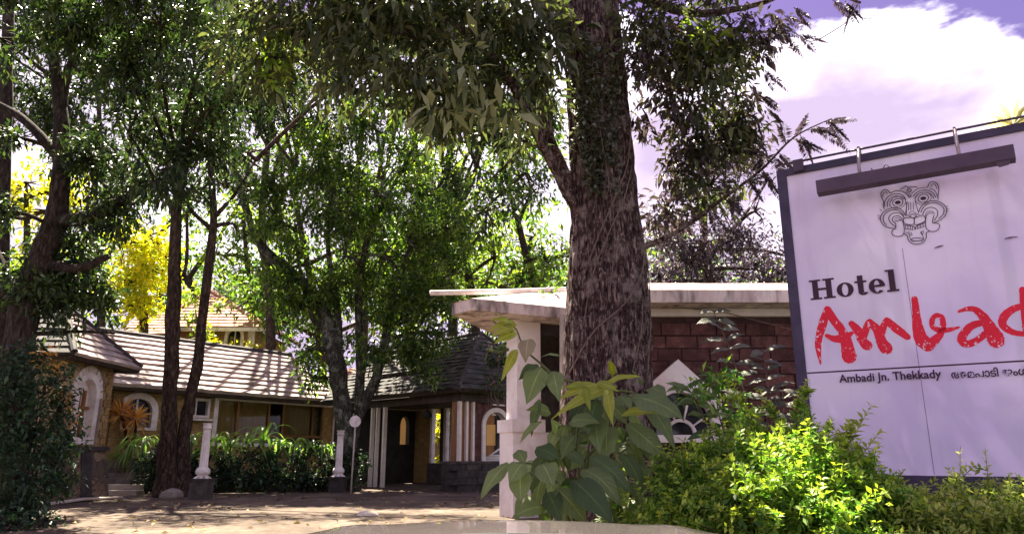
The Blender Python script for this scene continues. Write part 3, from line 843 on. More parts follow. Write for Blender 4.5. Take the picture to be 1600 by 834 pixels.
wall_panel('end_wall', M['dark_interior'], PO, EW, v2, v1, .1, PB - .96, .3, pz - .14, .22, [arch((e0 + e1) / 2, (e1 - e0) / 2, ez0, ezt - .35, ezt)])
mb = MB(); q = at(668, 640, 22.5); mb.tube([q, q + Vector((0, 0, .6))], .012, 5); mb.tube([q + Vector((0, 0, -.0)), q + Vector((0, 0, -.08)), q + Vector((0, 0, -.2)), q + Vector((0, 0, -.28))], [.03, .13, .15, .05], 10); mb.build('hanging_lantern', M['black_rubber'], PO, True)

# ------------------------------------------------------------------ courtyard block seen through the porch
CB = thing('courtyard_block', 'ochre courtyard block with white eave seen through the porch arch', 'building', (0, 33, .3))
mb = MB(); mb.box(-7.5, 6.5, 33, 33.3, .3, 4.4); mb.build('front_wall', M['ochre_brick'], CB)
mb = MB(); mb.box(-7.5, 6.5, 38, 38.3, .3, 4.4); mb.build('back_wall', M['ochre_brick'], CB)
for x in (-7.5, 6.2):
    mb = MB(); mb.box(x, x + .3, 33.3, 38, .3, 4.4); mb.build('gable_wall', M['ochre_brick'], CB)
roof_slope(CB, (-8, 32.4, 3.9), (7, 32.4, 3.9), (-8, 35.6, 5.4), (7, 35.6, 5.4), 10, M['tile_red'], .06, 1.3, 10)
roof_slope(CB, (7, 38.9, 3.9), (-8, 38.9, 3.9), (7, 35.6, 5.4), (-8, 35.6, 5.4), 4, M['tile_red'], .06, 1.3, 6)
mb = MB(); mb.box(-8, 7, 32.3, 32.39, 3.45, 3.95); mb.build('fascia', M['white_plaster'], CB)
d0 = at(767, 690, 33)
dr = MB(); dr.box(d0.x - .35, d0.x + .35, 32.94, 32.997, .3, 3.0); dr = dr.build('door', M['brown_wood'], CB)
mb = MB(); mb.box(d0.x - .2, d0.x + .2, 32.9, 32.938, 1.7, 2.6); mb.build('door_panel', M['curtain'], dr)
for k, px_ in enumerate((783, 630)):
    w = at(px_, 670, 33); wf = MB(); wf.box(w.x - .4, w.x + .4, 32.95, 32.997, 1.2, 3.1); wf = wf.build('window', M['white_paint'], CB)
    mb = MB(); mb.box(w.x - .3, w.x + .3, 32.93, 32.948, 1.3, 3.0); mb.build('pane', M['dark_glass'] if k == 0 else M['curtain'], wf)

# ------------------------------------------------------------------ far hillside house
FH = thing('hillside_house', 'far house on the slope with orange tiled pyramid roof and small arched window', 'building', (*at(330, 560, 39).xy, 1.5))
YF = 38
fl, fr = at(236, 513, YF), at(418, 511, YF)
fz = fr.z
ap = at(328, 455, YF + 3.2)
D = Vector((0, 6.4, 0))
fl = Vector((fl.x, YF, fz)); fr = Vector((fr.x, YF, fz))
roof_slope(FH, fl, fr, ap, ap, 12, M['tile_red'], .07, 1.3, 12)
roof_slope(FH, fr, fr + D, ap, ap, 6, M['tile_red'], .07, 1.3, 6)
roof_slope(FH, fl + D, fl, ap, ap, 6, M['tile_red'], .07, 1.3, 6)
for e in (fl, fr):
    mb = MB(); mb.tube([e + Vector((0, 0, .06)), ap + Vector((0, 0, .08))], .12, 6); mb.build('ridge_cap', M['tile_red'], FH)
hx0, hx1 = at(252, 520, 38.7).x, at(398, 520, 38.7).x
Oh = Vector((0, 38.7))
hc = onplane(366, 530, Oh, Vector((1, 0)))[0]
hz = [onplane(366, q, Oh, Vector((1, 0)))[1] for q in (545, 514)]
hl = lambda e: arch(hc, .36 + e, hz[0] - e, hz[1] - .4, hz[1] + e)
wall_panel('front_wall', M['ochre_brick'], FH, Oh, Vector((1, 0)), Vector((0, 1)), hx0, hx1, .5, fz + .05, .3, [hl(0)])
wn_ = ring('arched_window', M['white_paint'], FH, Oh, Vector((1, 0)), Vector((0, 1)), hl(-.01), hl(.16), -.06, .1)
face_loop('pane', M['dark_glass'], wn_, Oh, Vector((1, 0)), Vector((0, 1)), hl(.02), .12, .14)
bar('mullion', M['white_paint'], wn_, Oh, Vector((1, 0)), Vector((0, 1)), hc - .03, hc + .03, .06, .11, hz[0], hz[1] - .05)
for x in (hx0, hx1 - .3):
    mb = MB(); mb.box(x + .002, x + .298, 39.0, 44, .5, fz + .05); mb.build('side_wall', M['ochre_brick'], FH)
    mb = MB(); mb.box(x - .03, x + .33, 38.62, 38.697, .5, fz + .02); mb.build('quoin', M['white_paint'], FH)
mb = MB(); mb.box(fl.x, fr.x, YF - .08, YF - .005, fz - .22, fz - .02); mb.build('fascia', M['white_paint'], FH)
# lower neighbour at its left
NH = thing('small_house', 'low dark fronted house with weathered tile roof left of the pyramid roofed house', 'building', (*at(225, 560, 36).xy, 1.4))
a, b = at(188, 522, 35), at(275, 514, 35)
b = Vector((b.x, b.y, a.z))
ra, rb = at(222, 489, 37.2), at(275, 484, 37.2); rb.z = ra.z
roof_slope(NH, a, b, ra, rb, 8, M['tile_red'], .07, 1.3, 10)
mb = MB(); mb.box(a.x + .6, b.x - .2, 35.8, 36.1, .8, a.z + .1); mb.build('front_wall', M['brown_wood'], NH)
for i in range(4):
    x = a.x + .7 + i * .55; mb = MB(); mb.box(x, x + .12, 35.7, 35.797, .8, a.z + .1); mb.build('post', M['dirt_white'], NH)
mb = MB(); mb.box(a.x + .6, b.x - .2, 38.6, 38.9, .8, ra.z - .6); mb.build('back_wall', M['brown_wood'], NH)

# ------------------------------------------------------------------ gatehouse
GH = thing('gatehouse', 'brick gatehouse with white pillar and stained pale concrete roof behind the big trunk', 'building', (1.5, 11.5, .3))
zs = 3.45; zt = 3.63
A_, R_, T_ = Vector((-.65, 11.07)), Vector((1.75, 12.25)), Vector((-1.0, 11.46))
B1, B2 = Vector((.45, 16.0)), Vector((2.9, 16.2))
def poly_slab(name, m, pts, z0, z1, parent):
    mb = MB(); mb.prism([v3(p, z0) for p in pts], (0, 0, z1 - z0)); return mb.build(name, m, parent)
poly_slab('roof_slab', M['roof_plaster'], [A_ + Vector((.02, .03)), R_, B2, B1, T_ + Vector((.03, 0)), Vector((-.72, 11.18))], zs, zt, GH)
kL, kR = Vector((.3, 13.2, 4.2)), Vector((1.9, 13.3, 4.25))
mb = MB()
P_ = [v3(A_, zt + .003), v3(R_, zt + .003), kR, kL, v3(T_, zt + .003), v3(B1, zt + .003), v3(B2, zt + .003)]
mb.add(P_, [(0, 1, 2, 3), (4, 0, 3), (5, 4, 3), (1, 6, 2), (6, 5, 3, 2), (0, 4, 5, 6, 1)]); mb.build('roof_top', M['roof_plaster'], GH)
poly_slab('fascia', M['roof_plaster'], [A_ + Vector((-.0, -.03)), R_ + Vector((0, -.03)), R_ + Vector((0, -.0)), A_ + Vector((-.0, .02))], zs - .0, zt + .0, GH)
pd = Vector((.897, .442)); pn = Vector((-.442, .897))
PQ = at(808, 600, 12).xy
Lw = onplane(845, 600, PQ, pd)[0]
zl = [onplane(820, q, PQ, pd)[1] for q in (655, 675)]
bar('pillar', M['white_plaster'], GH, PQ, pd, pn, 0, Lw, 0, .40, zl[0] - .01, zs - .003)
bar('pillar_ledge', M['white_plaster'], GH, PQ, pd, pn, -.13, Lw + .03, -.09, .49, zl[1], zl[0])
bar('pillar_base', M['white_plaster'], GH, PQ, pd, pn, -.10, Lw + .12, -.05, .45, .2, zl[1] + .002)
bar('inner_wall', M['stone_dark'], GH, PQ, pd, pn, Lw + .05, 2.0, .9, 1.15, .2, zs - .005)
bar('beam', M['ridge_dark'], GH, PQ, pd, pn, Lw + .003, 1.3, .05, .2, zs - .2, zs - .004)
# right part: brick wall under its own stained roof
YW = 11.05
mb = MB(); mb.box(1.55, 6.6, YW, YW + .25, .2, 3.44); mb.build('wall_core', M['mortar'], GH)
mb = MB(); mb.box(6.35, 6.6, YW + .25, 15, .2, 3.44); mb.build('side_wall', M['mortar'], GH)
bw, bh = .43, .195
r = 0; z = .9
while z + bh < 3.42:
    x = 1.6 - (r % 2) * bw / 2
    while x < 4.75:
        w = bw + random.uniform(-.07, .06); x0 = max(x, 1.56)
        j = random.uniform(.008, .045); h = bh - .014 - random.uniform(0, .006)
        if x + w - .014 > x0:
            mb = MB(); mb.hexa([(x0, YW - j, z), (x + w - .014, YW - j + random.uniform(-.006, .006), z), (x + w - .014, YW + .05, z), (x0, YW + .05, z), (x0 + .004, YW - j, z + h), (x + w - .018, YW - j, z + h), (x + w - .018, YW + .05, z + h), (x0 + .004, YW + .05, z + h)])
            mb.build('brick', M['brick'], GH)
        x += w
    z += bh; r += 1
mb = MB(); mb.box(1.95, 7.0, 10.5, 15.3, zs + .003, zt); mb.build('roof_slab', M['roof_plaster'], GH)
mb = MB(); mb.box(2.0, 7.0, 10.44, 10.497, zs - .01, zt + .0); mb.build('fascia', M['roof_plaster'], GH)
mb = MB(); mb.add([(1.95, 10.5, zt + .003), (7.0, 10.5, zt + .003), (7.0, 12.7, 4.26), (1.8, 12.7, 4.26), (7.0, 15.3, zt + .003), (1.8, 15.3, zt + .003)], [(0, 1, 2, 3), (3, 2, 4, 5), (0, 3, 5), (1, 4, 2), (0, 5, 4, 1)]); mb.build('roof_top', M['roof_plaster'], GH)
mb = MB(); mb.box(1.7, 6.6, 10.95, 11.045, 3.33, 3.445); mb.build('soffit_band', M['dirt_white'], GH)
mb = MB(); mb.tube([at(1040, 478, 10.9), at(1130, 487, 10.85), at(1238, 515, 10.85)], .008, 5); mb.build('cable', M['vine'], GH)
# gabled hood with fanlight
OW = Vector((0, 10.75)); uX = Vector((1, 0)); nY = Vector((0, 1))
def hw_(a, b): return onplane(a, b, OW, uX)
hc_ = hw_(1066, 660)[0]
pts = [hw_(a, b) for a, b in ((1003, 690), (1128, 690), (1128, 622), (1060, 561), (1003, 612))]
lo, tp = hw_(1066, 679)[1], hw_(1066, 612)[1]
hh = hw_(1115, 660)[0] - hc_
fan = arch(hc_, hh, lo, lo + .12, tp)
tri = tessellate_polygon([[Vector((a, b, 0)) for a, b in l] for l in (pts, fan)])
fl_ = pts + fan; N_ = len(fl_); mb = MB()
mb.v = [(p[0], 10.75, p[1]) for p in fl_] + [(p[0], 11.0, p[1]) for p in fl_]
for t in tri: mb.f += [tuple(t), tuple(i + N_ for i in reversed(t))]
k = 0
for l in (pts, fan):
    for i in range(len(l)): mb.f.append((k + i, k + (i + 1) % len(l), k + (i + 1) % len(l) + N_, k + i + N_))
    k += len(l)
hood = mb.build('gabled_window', M['white_plaster'], GH)
face_loop('pane', M['dark_glass'], hood, OW, uX, nY, arch(hc_, hh + .02, lo - .02, lo + .12, tp + .02), .19, .2)
mb = MB()
def arcbar(r0, r1, a0, a1, d0=.1, d1=.18, n=10):
    for i in range(n):
        q = [(r, a0 + (a1 - a0) * (i + e) / n) for r, e in ((r0, 0), (r1, 0), (r1, 1), (r0, 1))]
        mb.hexa([(hc_ + r * math.cos(a), 10.75 + d0, lo + r * math.sin(a)) for r, a in q] + [(hc_ + r * math.cos(a), 10.75 + d1, lo + r * math.sin(a)) for r, a in q])
arcbar(.19, .235, 0, math.pi)
for a in (R(35), R(75), R(110), R(145)): arcbar(.235, hh * .98, a - .035, a + .035, .11, .17, 1)
mb.build('muntin', M['white_paint'], hood)
mb = MB(); mb.box(pts[0][0] - .04, pts[1][0] + .04, 10.66, 10.97, hw_(1066, 691)[1], lo - .003); mb.build('sill', M['white_plaster'], hood)
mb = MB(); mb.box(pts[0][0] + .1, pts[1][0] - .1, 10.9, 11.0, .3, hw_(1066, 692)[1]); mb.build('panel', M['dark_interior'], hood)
mb = MB(); mb.tube([at(878, 492, 11.75), at(878, 600, 11.75), at(879, 720, 11.75)], .04, 10); mb.build('drain_pipe', M['pipe'], GH, True)

pole = MB(); pa_, pb_ = at(672, 457.5, 12.6), at(884, 452, 13.15)
pole.tube([pa_, pa_.lerp(pb_, .5) + Vector((0, 0, -.012)), pb_], .048, 12); pole = pole.build('white_pole', M['white_paint'], None, True)
tag(pole, 'long white pole lying across the gatehouse roof ridge, jutting out over the drive', 'pole')

# ------------------------------------------------------------------ the hotel sign
SO = Vector((3.13, 8.0)); su = Vector((.845, -.534)).normalized(); sn = Vector((-su.y * -1, su.x * -1))
sn = Vector((su.y, -su.x))                      # towards the camera
if sn.y > 0: sn = -sn
SW, Z0, Z1 = 2.95, at(1262, 740, 8).z, at(1212, 268, 8).z
SG = thing('hotel_sign', 'big white hotel billboard with red brush lettering and a lamp trough along its top', 'sign', (SO.x, SO.y, .4))
nbk = -sn
bar('panel', M['sign_face'], SG, SO, su, nbk, .05, SW - .05, 0, .004, Z0, Z1 - .05)
for t in (.95, 1.95): bar('back_strut', M['navy_metal'], SG, SO, su, nbk, t, t + .04, .055, .10, Z0, Z1 - .09)
fw = onplane(1229, 275, SO, su)[0]
bar('frame_side', M['navy_metal'], SG, SO, su, nbk, -.0, fw, -.012, .03, Z0 - .3, Z1)
bar('frame_side', M['navy_metal'], SG, SO, su, nbk, SW - fw, SW + .015, -.035, .11, Z0 - .3, Z1)
bar('frame_top', M['navy_metal'], SG, SO, su, nbk, fw + .002, SW - fw - .002, -.03, .105, Z1 - .085, Z1 - .002)
bar('frame_bottom', M['navy_metal'], SG, SO, su, nbk, fw + .002, SW - fw - .002, -.03, .105, Z0 - .3, Z0 - .002)
for t in (.08, SW - .2): bar('leg', M['navy_metal'], SG, SO, su, nbk, t, t + .1, .02, .1, 0, Z0 - .3)
def sp(px, py, off=.0):
    t, z = onplane(px, py, SO, su); q = SO + su * t + sn * off
    return Vector((q.x, q.y, z))
def pl(t, z, off): q = SO + su * t + sn * off; return Vector((q.x, q.y, z))
seam = onplane(1440, 600, SO, su)[0]
bar('panel_seam', M['bar_purple'], SG, SO, su, sn, seam - .002, seam + .002, .0005, .0015, Z0 + .01, onplane(1430, 385, SO, su)[1])
# lamp trough on arms from the pipe above
OP = SO + sn * .02
pipe_z = Z1 + .045
mb = MB(); mb.tube([pl(.0, pipe_z, .06), pl(SW + .1, pipe_z, .06)], .013, 8); mb.build('top_pipe', M['panel_dark'], SG, True)
BO = SO + sn * .34
b0, b1 = onplane(1275, 290, BO, su)[0], onplane(1588, 250, BO, su)[0]
bz0, bz1 = onplane(1275, 301.5, BO, su)[1], onplane(1275, 282, BO, su)[1]
mb = MB(); Oq = BO
q = lambda t, d, z: (BO.x + su.x * t - sn.x * d, BO.y + su.y * t - sn.y * d, z)
mb.hexa([q(b0, 0, bz0), q(b1, 0, bz0), q(b1, .10, bz0 - .02), q(b0, .10, bz0 - .02), q(b0, .0, bz1), q(b1, .0, bz1), q(b1, .06, bz1), q(b0, .06, bz1)])
trough = mb.build('lamp_trough', M['bar_purple'], SG)
te = onplane(1572, 262, BO, su)[0]
mb = MB(); mb.hexa([q(te - .05, .01, bz0 - .05), q(te + .03, .01, bz0 - .04), q(te + .03, .06, bz0 - .04), q(te - .05, .06, bz0 - .05), q(te - .08, .01, bz0 + .0), q(te + .05, .01, bz0 + .0), q(te + .05, .06, bz0 + .0), q(te - .08, .06, bz0 + .0)]); mb.build('clip', M['bar_purple'], trough)
for a in (1340, 1500):
    t = onplane(a, 250, BO, su)[0]
    mb = MB()
    mb.tube([pl(t, pipe_z - .04, .0), pl(t, pipe_z + .01, .0), pl(t, pipe_z + .01, .09), pl(t, pipe_z - .03, .14), pl(t, bz1 + .1, .28), pl(t, bz1 - .01, .30)], .018, 6); mb.build('arm', M['metal_grey'], SG, True)
t = onplane(1250, 262, SO, su)[0]
bar('clamp', M['panel_dark'], SG, SO, su, sn, t - .06, t + .05, .032, .085, Z1 - .07, pipe_z + .02)
mb = MB(); mb.tube(smooth_path([pl(1.0, Z1 - .2, .05), pl(1.08, Z1 - .33, .1), pl(1.15, bz1 + .06, .25), pl(1.2, bz1, .3)], 4), .005, 5); mb.build('cable', M['print_dark'], SG, True)

# --- print: brush letters, serif word, emblem, small lettering
OFF = [.0022]
def ribbon(mb, pts, jag=.0, rep=3, capn=5):
    """pts: (px, py, width px) on the sign face"""
    OFF[0] += .00012
    P = []
    for p in pts:
        t, z = onplane(p[0], p[1], SO, su); t2 = onplane(p[0] + 1, p[1], SO, su)[0]; z2 = onplane(p[0], p[1] + 1, SO, su)[1]
        P.append(Vector((t, z, p[2] * .5 * .5 * ((t2 - t) + (z - z2)))))
    C = smooth_path(P, rep) if rep > 1 else P
    L_, R_ = [], []
    for i, c in enumerate(C):
        d = (C[min(i + 1, len(C) - 1)] - C[max(i - 1, 0)]); d = Vector((d.x, d.y))
        d = d.normalized() if d.length > 1e-9 else Vector((1, 0))
        n_ = Vector((-d.y, d.x)); w = abs(c.z)
        L_.append((c.x + n_.x * w * (1 + random.uniform(-jag, jag)), c.y + n_.y * w * (1 + random.uniform(-jag, jag))))
        R_.append((c.x - n_.x * w * (1 + random.uniform(-jag, jag)), c.y - n_.y * w * (1 + random.uniform(-jag, jag))))
    vs = []
    for a, b in zip(L_, R_): vs += [pl(a[0], a[1], OFF[0]), pl(b[0], b[1], OFF[0])]
    mb.add(vs, [(2 * i, 2 * i + 1, 2 * i + 3, 2 * i + 2) for i in range(len(C) - 1)])
    for c, d in ((C[0], C[0] - C[1]), (C[-1], C[-1] - C[-2])):      # rounded ends
        a0_ = math.atan2(d.y, d.x); w = abs(c.z) * .98
        fan_ = [pl(c.x + math.cos(a0_ + (k / capn - .5) * math.pi) * w, c.y + math.sin(a0_ + (k / capn - .5) * math.pi) * w, OFF[0]) for k in range(capn + 1)]
        mb.add(fan_, [tuple(range(capn + 1))])
def bx(p): return (1250 + p[0] * .21875, 440 + p[1] * .21875, p[2] * .21875)
LET = [
 [[(195, 195, 46), (165, 290, 60), (140, 380, 52), (130, 470, 42), (147, 585, 12)], [(195, 195, 48), (240, 270, 60), (300, 350, 62), (330, 430, 84), (352, 535, 105)], [(192, 385, 30), (250, 408, 50), (310, 400, 66), (372, 365, 26)]],
 [[(368, 298, 44), (415, 350, 62), (447, 420, 66), (480, 455, 76)], [(452, 405, 48), (478, 320, 50), (498, 285, 46)], [(500, 290, 48), (548, 340, 62), (580, 420, 74), (615, 476, 92)], [(575, 400, 46), (598, 315, 48), (620, 278, 44)], [(620, 275, 46), (680, 328, 62), (768, 395, 46)]],
 [[(818, 122, 44), (830, 220, 52), (840, 320, 72), (868, 410, 98), (912, 456, 94)], [(912, 458, 88), (965, 415, 66), (1005, 370, 46), (1022, 310, 42), (1012, 255, 40), (975, 240, 36), (945, 270, 36), (950, 320, 40), (995, 345, 42), (1062, 343, 36), (1135, 325, 16)]],
 [[(1130, 215, 18), (1190, 195, 34), (1250, 198, 46), (1305, 245, 62), (1352, 320, 84), (1388, 385, 110), (1402, 425, 112)], [(1310, 292, 50), (1230, 312, 56), (1172, 370, 60), (1155, 418, 62), (1195, 444, 58), (1262, 420, 50), (1320, 372, 48)]],
 [[(1620, 168, 46), (1530, 192, 52), (1465, 240, 60), (1445, 300, 54), (1485, 342, 52), (1550, 368, 42), (1640, 372, 42)], [(1590, 55, 46), (1602, 180, 52), (1625, 340, 64), (1650, 430, 56)]],
 [[(1760, 190, 50), (1778, 300, 64), (1795, 410, 60)], [(1750, 95, 40), (1762, 125, 46)]],
]
for strokes in LET:
    mb = MB()
    for s in strokes: ribbon(mb, [bx(p) for p in s], .07, 6)
    mb.build('brush_letter', M['red_print'], SG)
# serif word: capital-height units, mapped between two baseline points on the board
B0, B1_ = onplane(1267, 469, SO, su), onplane(1405, 457, SO, su)
capz = onplane(1267, 438, SO, su)[1] - B0[1]
def letters(polys, x0, sx):
    OFF[0] += .00012
    mb = MB()
    for p in polys:
        OFF[0] += .00012
        mb.add([pl(B0[0] + (x0 + x) * sx, B0[1] + (B1_[1] - B0[1]) * 0 + y * capz, OFF[0]) for x, y in p], [tuple(range(len(p)))])
    mb.build('serif_letter', M['print_dark'], SG)
def qb(x0, x1, y0, y1): return [(x0, y0), (x1, y0), (x1, y1), (x0, y1)]
def oring(cx, cy, a, b, ai, bi, s=0, e=360, n=28):
    P = []
    for i in range(n):
        t0, t1 = R(s + (e - s) * i / n), R(s + (e - s) * (i + 1) / n)
        P.append([(cx + ai * math.cos(t0), cy + bi * math.sin(t0)), (cx + a * math.cos(t0), cy + b * math.sin(t0)), (cx + a * math.cos(t1), cy + b * math.sin(t1)), (cx + ai * math.cos(t1), cy + bi * math.sin(t1))])
    return P
Hh = [qb(.14, .42, .08, .92), qb(.80, 1.08, .08, .92), qb(.42, .80, .45, .56), qb(0, .56, 0, .09), qb(.66, 1.22, 0, .09), qb(0, .56, .91, 1), qb(.66, 1.22, .91, 1)]
oo = oring(.40, .34, .40, .36, .15, .29)
tt = [qb(.14, .40, .10, .95), qb(0, .56, .60, .69)] + oring(.37, .15, .23, .17, .03, .09, 180, 345, 10)
ee = oring(.37, .34, .37, .36, .13, .29, 0, 318) + [qb(.12, .72, .30, .40)]
ll = [qb(.13, .40, .05, 1.06), qb(0, .54, 0, .09), qb(0, .16, .98, 1.06)]
sx = (B1_[0] - B0[0]) / 4.12
x = 0
for g, w in ((Hh, 1.30), (oo, .87), (tt, .64), (ee, .80), (ll, .5)):
    letters(g, x, sx); x += w
# ruled line
lz = onplane(1262, 582, SO, su)[1]
bar('ruled_line', M['print_dark'], SG, SO, su, sn, fw + .003, SW - fw - .003, .0006, .0022, lz - .011, lz + .004)
# emblem
def ex_(p): return (1340 + p[0] * .1558, 270 + p[1] * .1558)
EMB = [
 [(270, 365), (258, 325), (262, 290), (240, 245), (238, 205), (262, 175), (300, 178), (330, 210)], [(255, 250), (258, 215), (285, 195), (300, 215)],
 [(330, 210), (380, 186), (430, 186), (480, 206), (520, 248)], [(540, 216), (590, 172), (640, 156), (704, 150)], [(704, 150), (720, 108), (760, 93), (800, 116), (815, 170), (808, 230), (806, 272)], [(735, 145), (750, 118), (780, 122), (795, 165)],
 [(275, 340), (272, 300), (300, 250), (350, 222), (410, 215), (460, 235), (485, 275)], [(300, 345), (300, 305), (325, 262), (370, 240), (420, 240), (465, 268)], [(325, 340), (325, 305), (350, 270)],
 [(560, 240), (590, 205), (640, 182), (700, 180), (755, 205), (785, 250)], [(575, 260), (600, 222), (650, 202), (700, 203), (745, 225), (765, 262)], [(800, 240), (785, 200), (760, 172), (720, 163)],
 [(480, 275), (492, 330), (478, 430)], [(500, 290), (492, 360), (492, 430)], [(578, 280), (592, 340), (612, 400)], [(515, 300), (512, 380)], [(535, 300), (535, 375)], [(558, 300), (562, 375)],
 [(500, 440), (545, 388), (582, 410), (622, 424)], [(520, 440), (550, 418), (592, 432), (562, 456), (520, 440)],
 [(486, 438), (440, 372), (370, 354), (300, 370), (250, 410), (230, 460), (246, 510), (292, 546), (386, 566)], [(465, 430), (420, 385), (360, 375), (300, 395), (262, 440), (262, 490), (290, 525)],
 [(470, 456), (430, 412), (370, 404), (326, 430), (314, 470), (340, 512), (384, 548)], [(452, 470), (410, 436), (362, 446), (350, 480), (376, 505)], [(440, 480), (405, 458), (372, 470)],
 [(376, 505), (385, 545), (352, 580), (344, 610), (370, 636), (420, 641), (460, 620), (470, 570), (456, 500), (440, 478), (378, 490)],
 [(612, 402), (640, 340), (700, 296), (780, 285), (850, 311), (891, 360), (886, 420), (840, 470), (768, 502)], [(636, 400), (665, 345), (720, 312), (785, 305), (845, 335), (868, 375), (855, 425), (815, 462)],
 [(655, 420), (682, 370), (740, 350), (796, 376), (802, 430), (770, 482)], [(680, 430), (702, 396), (750, 390), (771, 422)], [(695, 432), (715, 410), (752, 408)],
 [(690, 430), (680, 500), (690, 560), (732, 590), (790, 586), (822, 550), (815, 515), (770, 506), (752, 500), (765, 432)],
 [(464, 460), (560, 455), (561, 522), (470, 510), (464, 460)], [(572, 456), (660, 430), (676, 490), (575, 525), (572, 456)],
 [(480, 528), (482, 566)], [(505, 532), (507, 570)], [(530, 536), (532, 574)], [(552, 536), (552, 574)], [(600, 528), (604, 564)], [(628, 518), (632, 556)], [(655, 506), (660, 545)],
 [(470, 528), (560, 540), (580, 575), (590, 540), (678, 502)], [(482, 568), (560, 576)], [(595, 566), (672, 540)],
 [(462, 612), (500, 634), (511, 680), (550, 712), (600, 719), (660, 701), (690, 652), (690, 606), (722, 590)], [(486, 600), (520, 620), (530, 670), (560, 692)], [(640, 598), (654, 640), (664, 668), (640, 690)], [(505, 598), (540, 606), (545, 632), (515, 612)], [(632, 600), (660, 585), (650, 625), (632, 600)],
 [(535, 675), (560, 660), (600, 656), (645, 660), (660, 675), (620, 685), (565, 688), (535, 675)],
 [(430, 172), (450, 158), (470, 150), (490, 138), (510, 155), (530, 145), (545, 150), (570, 145), (600, 152)], [(500, 175), (520, 165), (540, 178), (525, 200), (500, 175)], [(508, 232), (525, 222), (538, 240), (520, 252), (508, 232)], [(490, 190), (505, 210), (520, 205)],
 [(205, 432), (232, 436)], [(208, 452), (230, 455)], [(210, 470), (234, 472)], [(892, 345), (908, 340)], [(896, 365), (914, 366)], [(892, 385), (908, 390)], [(240, 385), (226, 372)],
]
def ell(cx, cy, a, b, n=14, r=-.12): return [(cx + a * math.cos(2 * math.pi * i / n), cy + b * math.sin(2 * math.pi * i / n) + r * a * math.cos(2 * math.pi * i / n)) for i in range(n + 1)]
mb = MB()
for s in EMB: ribbon(mb, [(*ex_(p), 1.25 if len(s) > 4 else .95) for p in s], 0, 3, 3)
for c in ((405, 303), (660, 262)):
    ribbon(mb, [(*ex_(p), 1.3) for p in ell(*c, 52, 40)], 0, 2, 3)
    ribbon(mb, [(*ex_(p), .8) for p in ell(*c, 80, 60)], 0, 2, 3)
    OFF[0] += .00012
    mb.add([sp(*ex_(p), OFF[0]) for p in ell(*c, 30, 18)[:-1]], [tuple(range(14))])
mb.build('emblem', M['print_dark'], SG)
for p in (((1461, 388, 1.5), (1467, 386, 2.4), (1474, 384, 1)), ((1570, 374, 1.5), (1578, 372, 2.6), (1590, 371, 1))):
    mb = MB(); ribbon(mb, p, .2, 3, 3); mb.build('scuff', M['bar_purple'], SG)
def text(s, p0, p1, hz, name, bold=.012, fit=True):
    c = bpy.data.curves.new(name, 'FONT'); c.body = s; c.offset = bold; c.resolution_u = 3
    ob = bpy.data.objects.new(name, c); COL.objects.link(ob)
    bpy.context.view_layer.update()
    me = bpy.data.meshes.new_from_object(ob.evaluated_get(bpy.context.evaluated_depsgraph_get()))
    bpy.data.objects.remove(ob)
    t0, z0 = onplane(*p0, SO, su); t1, z1 = onplane(*p1, SO, su)
    xs_ = [v.co.x for v in me.vertices]; h = onplane(p0[0], p0[1] - hz, SO, su)[1] - z0
    w = max(xs_) - min(xs_); kx = (t1 - t0) / w
    OFF[0] += .0003
    b = BASE[SG.name]
    for v in me.vertices:
        q = pl(t0 + (v.co.x - min(xs_)) * kx, z0 + v.co.y * h / .72, OFF[0]); v.co = q - b
    o = link_mesh(name, me, M['print_dark'], SG); return o
text('Ambadi Jn. Thekkady', (1312, 597.5), (1472, 591.5), 12.5, 'address_lettering', .022)
text('അമ്പാടി ജംഗ്.\u0d47തക്കടി'.replace('\u0d4dപ', 'പ'), (1487, 591), (1695, 584), 11.5, 'address_lettering', .022)

# ------------------------------------------------------------------ garden lamp posts
def make_post(loc, label, h, ph):
    t = thing('garden_column', label, 'post', loc, 'white garden columns on plinths')
    x, y, z = loc
    mb = MB(); mb.box(x - .2, x + .2, y - .2, y + .2, z - .05, z + ph - .06); mb.build('plinth', M['stone_dark'], t)
    mb = MB(); mb.box(x - .24, x + .24, y - .24, y + .24, z + ph - .06, z + ph); mb.build('plinth_cap', M['stone_dark'], t)
    zb_ = z + ph
    def lathe(prof, n, fl=0):
        m_ = MB(); m_.tube([(x, y, zb_ + a) for a, r in prof], [r for a, r in prof], n, True, fl); return m_
    lathe([(.24, .098), (h * .6, .09), (h - .14, .082)], 24, .13).build('shaft', M['white_paint'], t)
    lathe([(h - .142, .084), (h - .12, .10), (h - .10, .105), (h - .085, .092), (h - .03, .092), (h - .015, .112), (h, .112)], 16).build('capital', M['white_paint'], t, True)
    lathe([(.06, .10), (.10, .155), (.16, .165), (.21, .14), (.245, .105)], 20, .10).build('bulb', M['white_paint'], t, True)
    for i in range(8):
        a = i * math.pi / 4 + .2; e = Vector((math.cos(a), math.sin(a), 0)); s_ = Vector((-e.y, e.x, 0)) * .045
        p = Vector((x, y, zb_)); mb = MB()
        mb.hexa([p + e * .06 - s_ + Vector((0, 0, .002)), p + e * .2 - s_ * .7 + Vector((0, 0, .002)), p + e * .2 + s_ * .7 + Vector((0, 0, .002)), p + e * .06 + s_ + Vector((0, 0, .002)), p + e * .05 - s_ + Vector((0, 0, .10)), p + e * .11 - s_ * .8 + Vector((0, 0, .07)), p + e * .11 + s_ * .8 + Vector((0, 0, .07)), p + e * .05 + s_ + Vector((0, 0, .10))])
        mb.build('foot', M['white_paint'], t)
    return t
p1 = at(313, 776, 17.2); p2 = at(527, 768, 20.5)
h1 = at(323, 661, 17.2).z - at(313, 747, 17.2).z; h2 = at(530, 672, 20.5).z - at(527, 744, 20.5).z
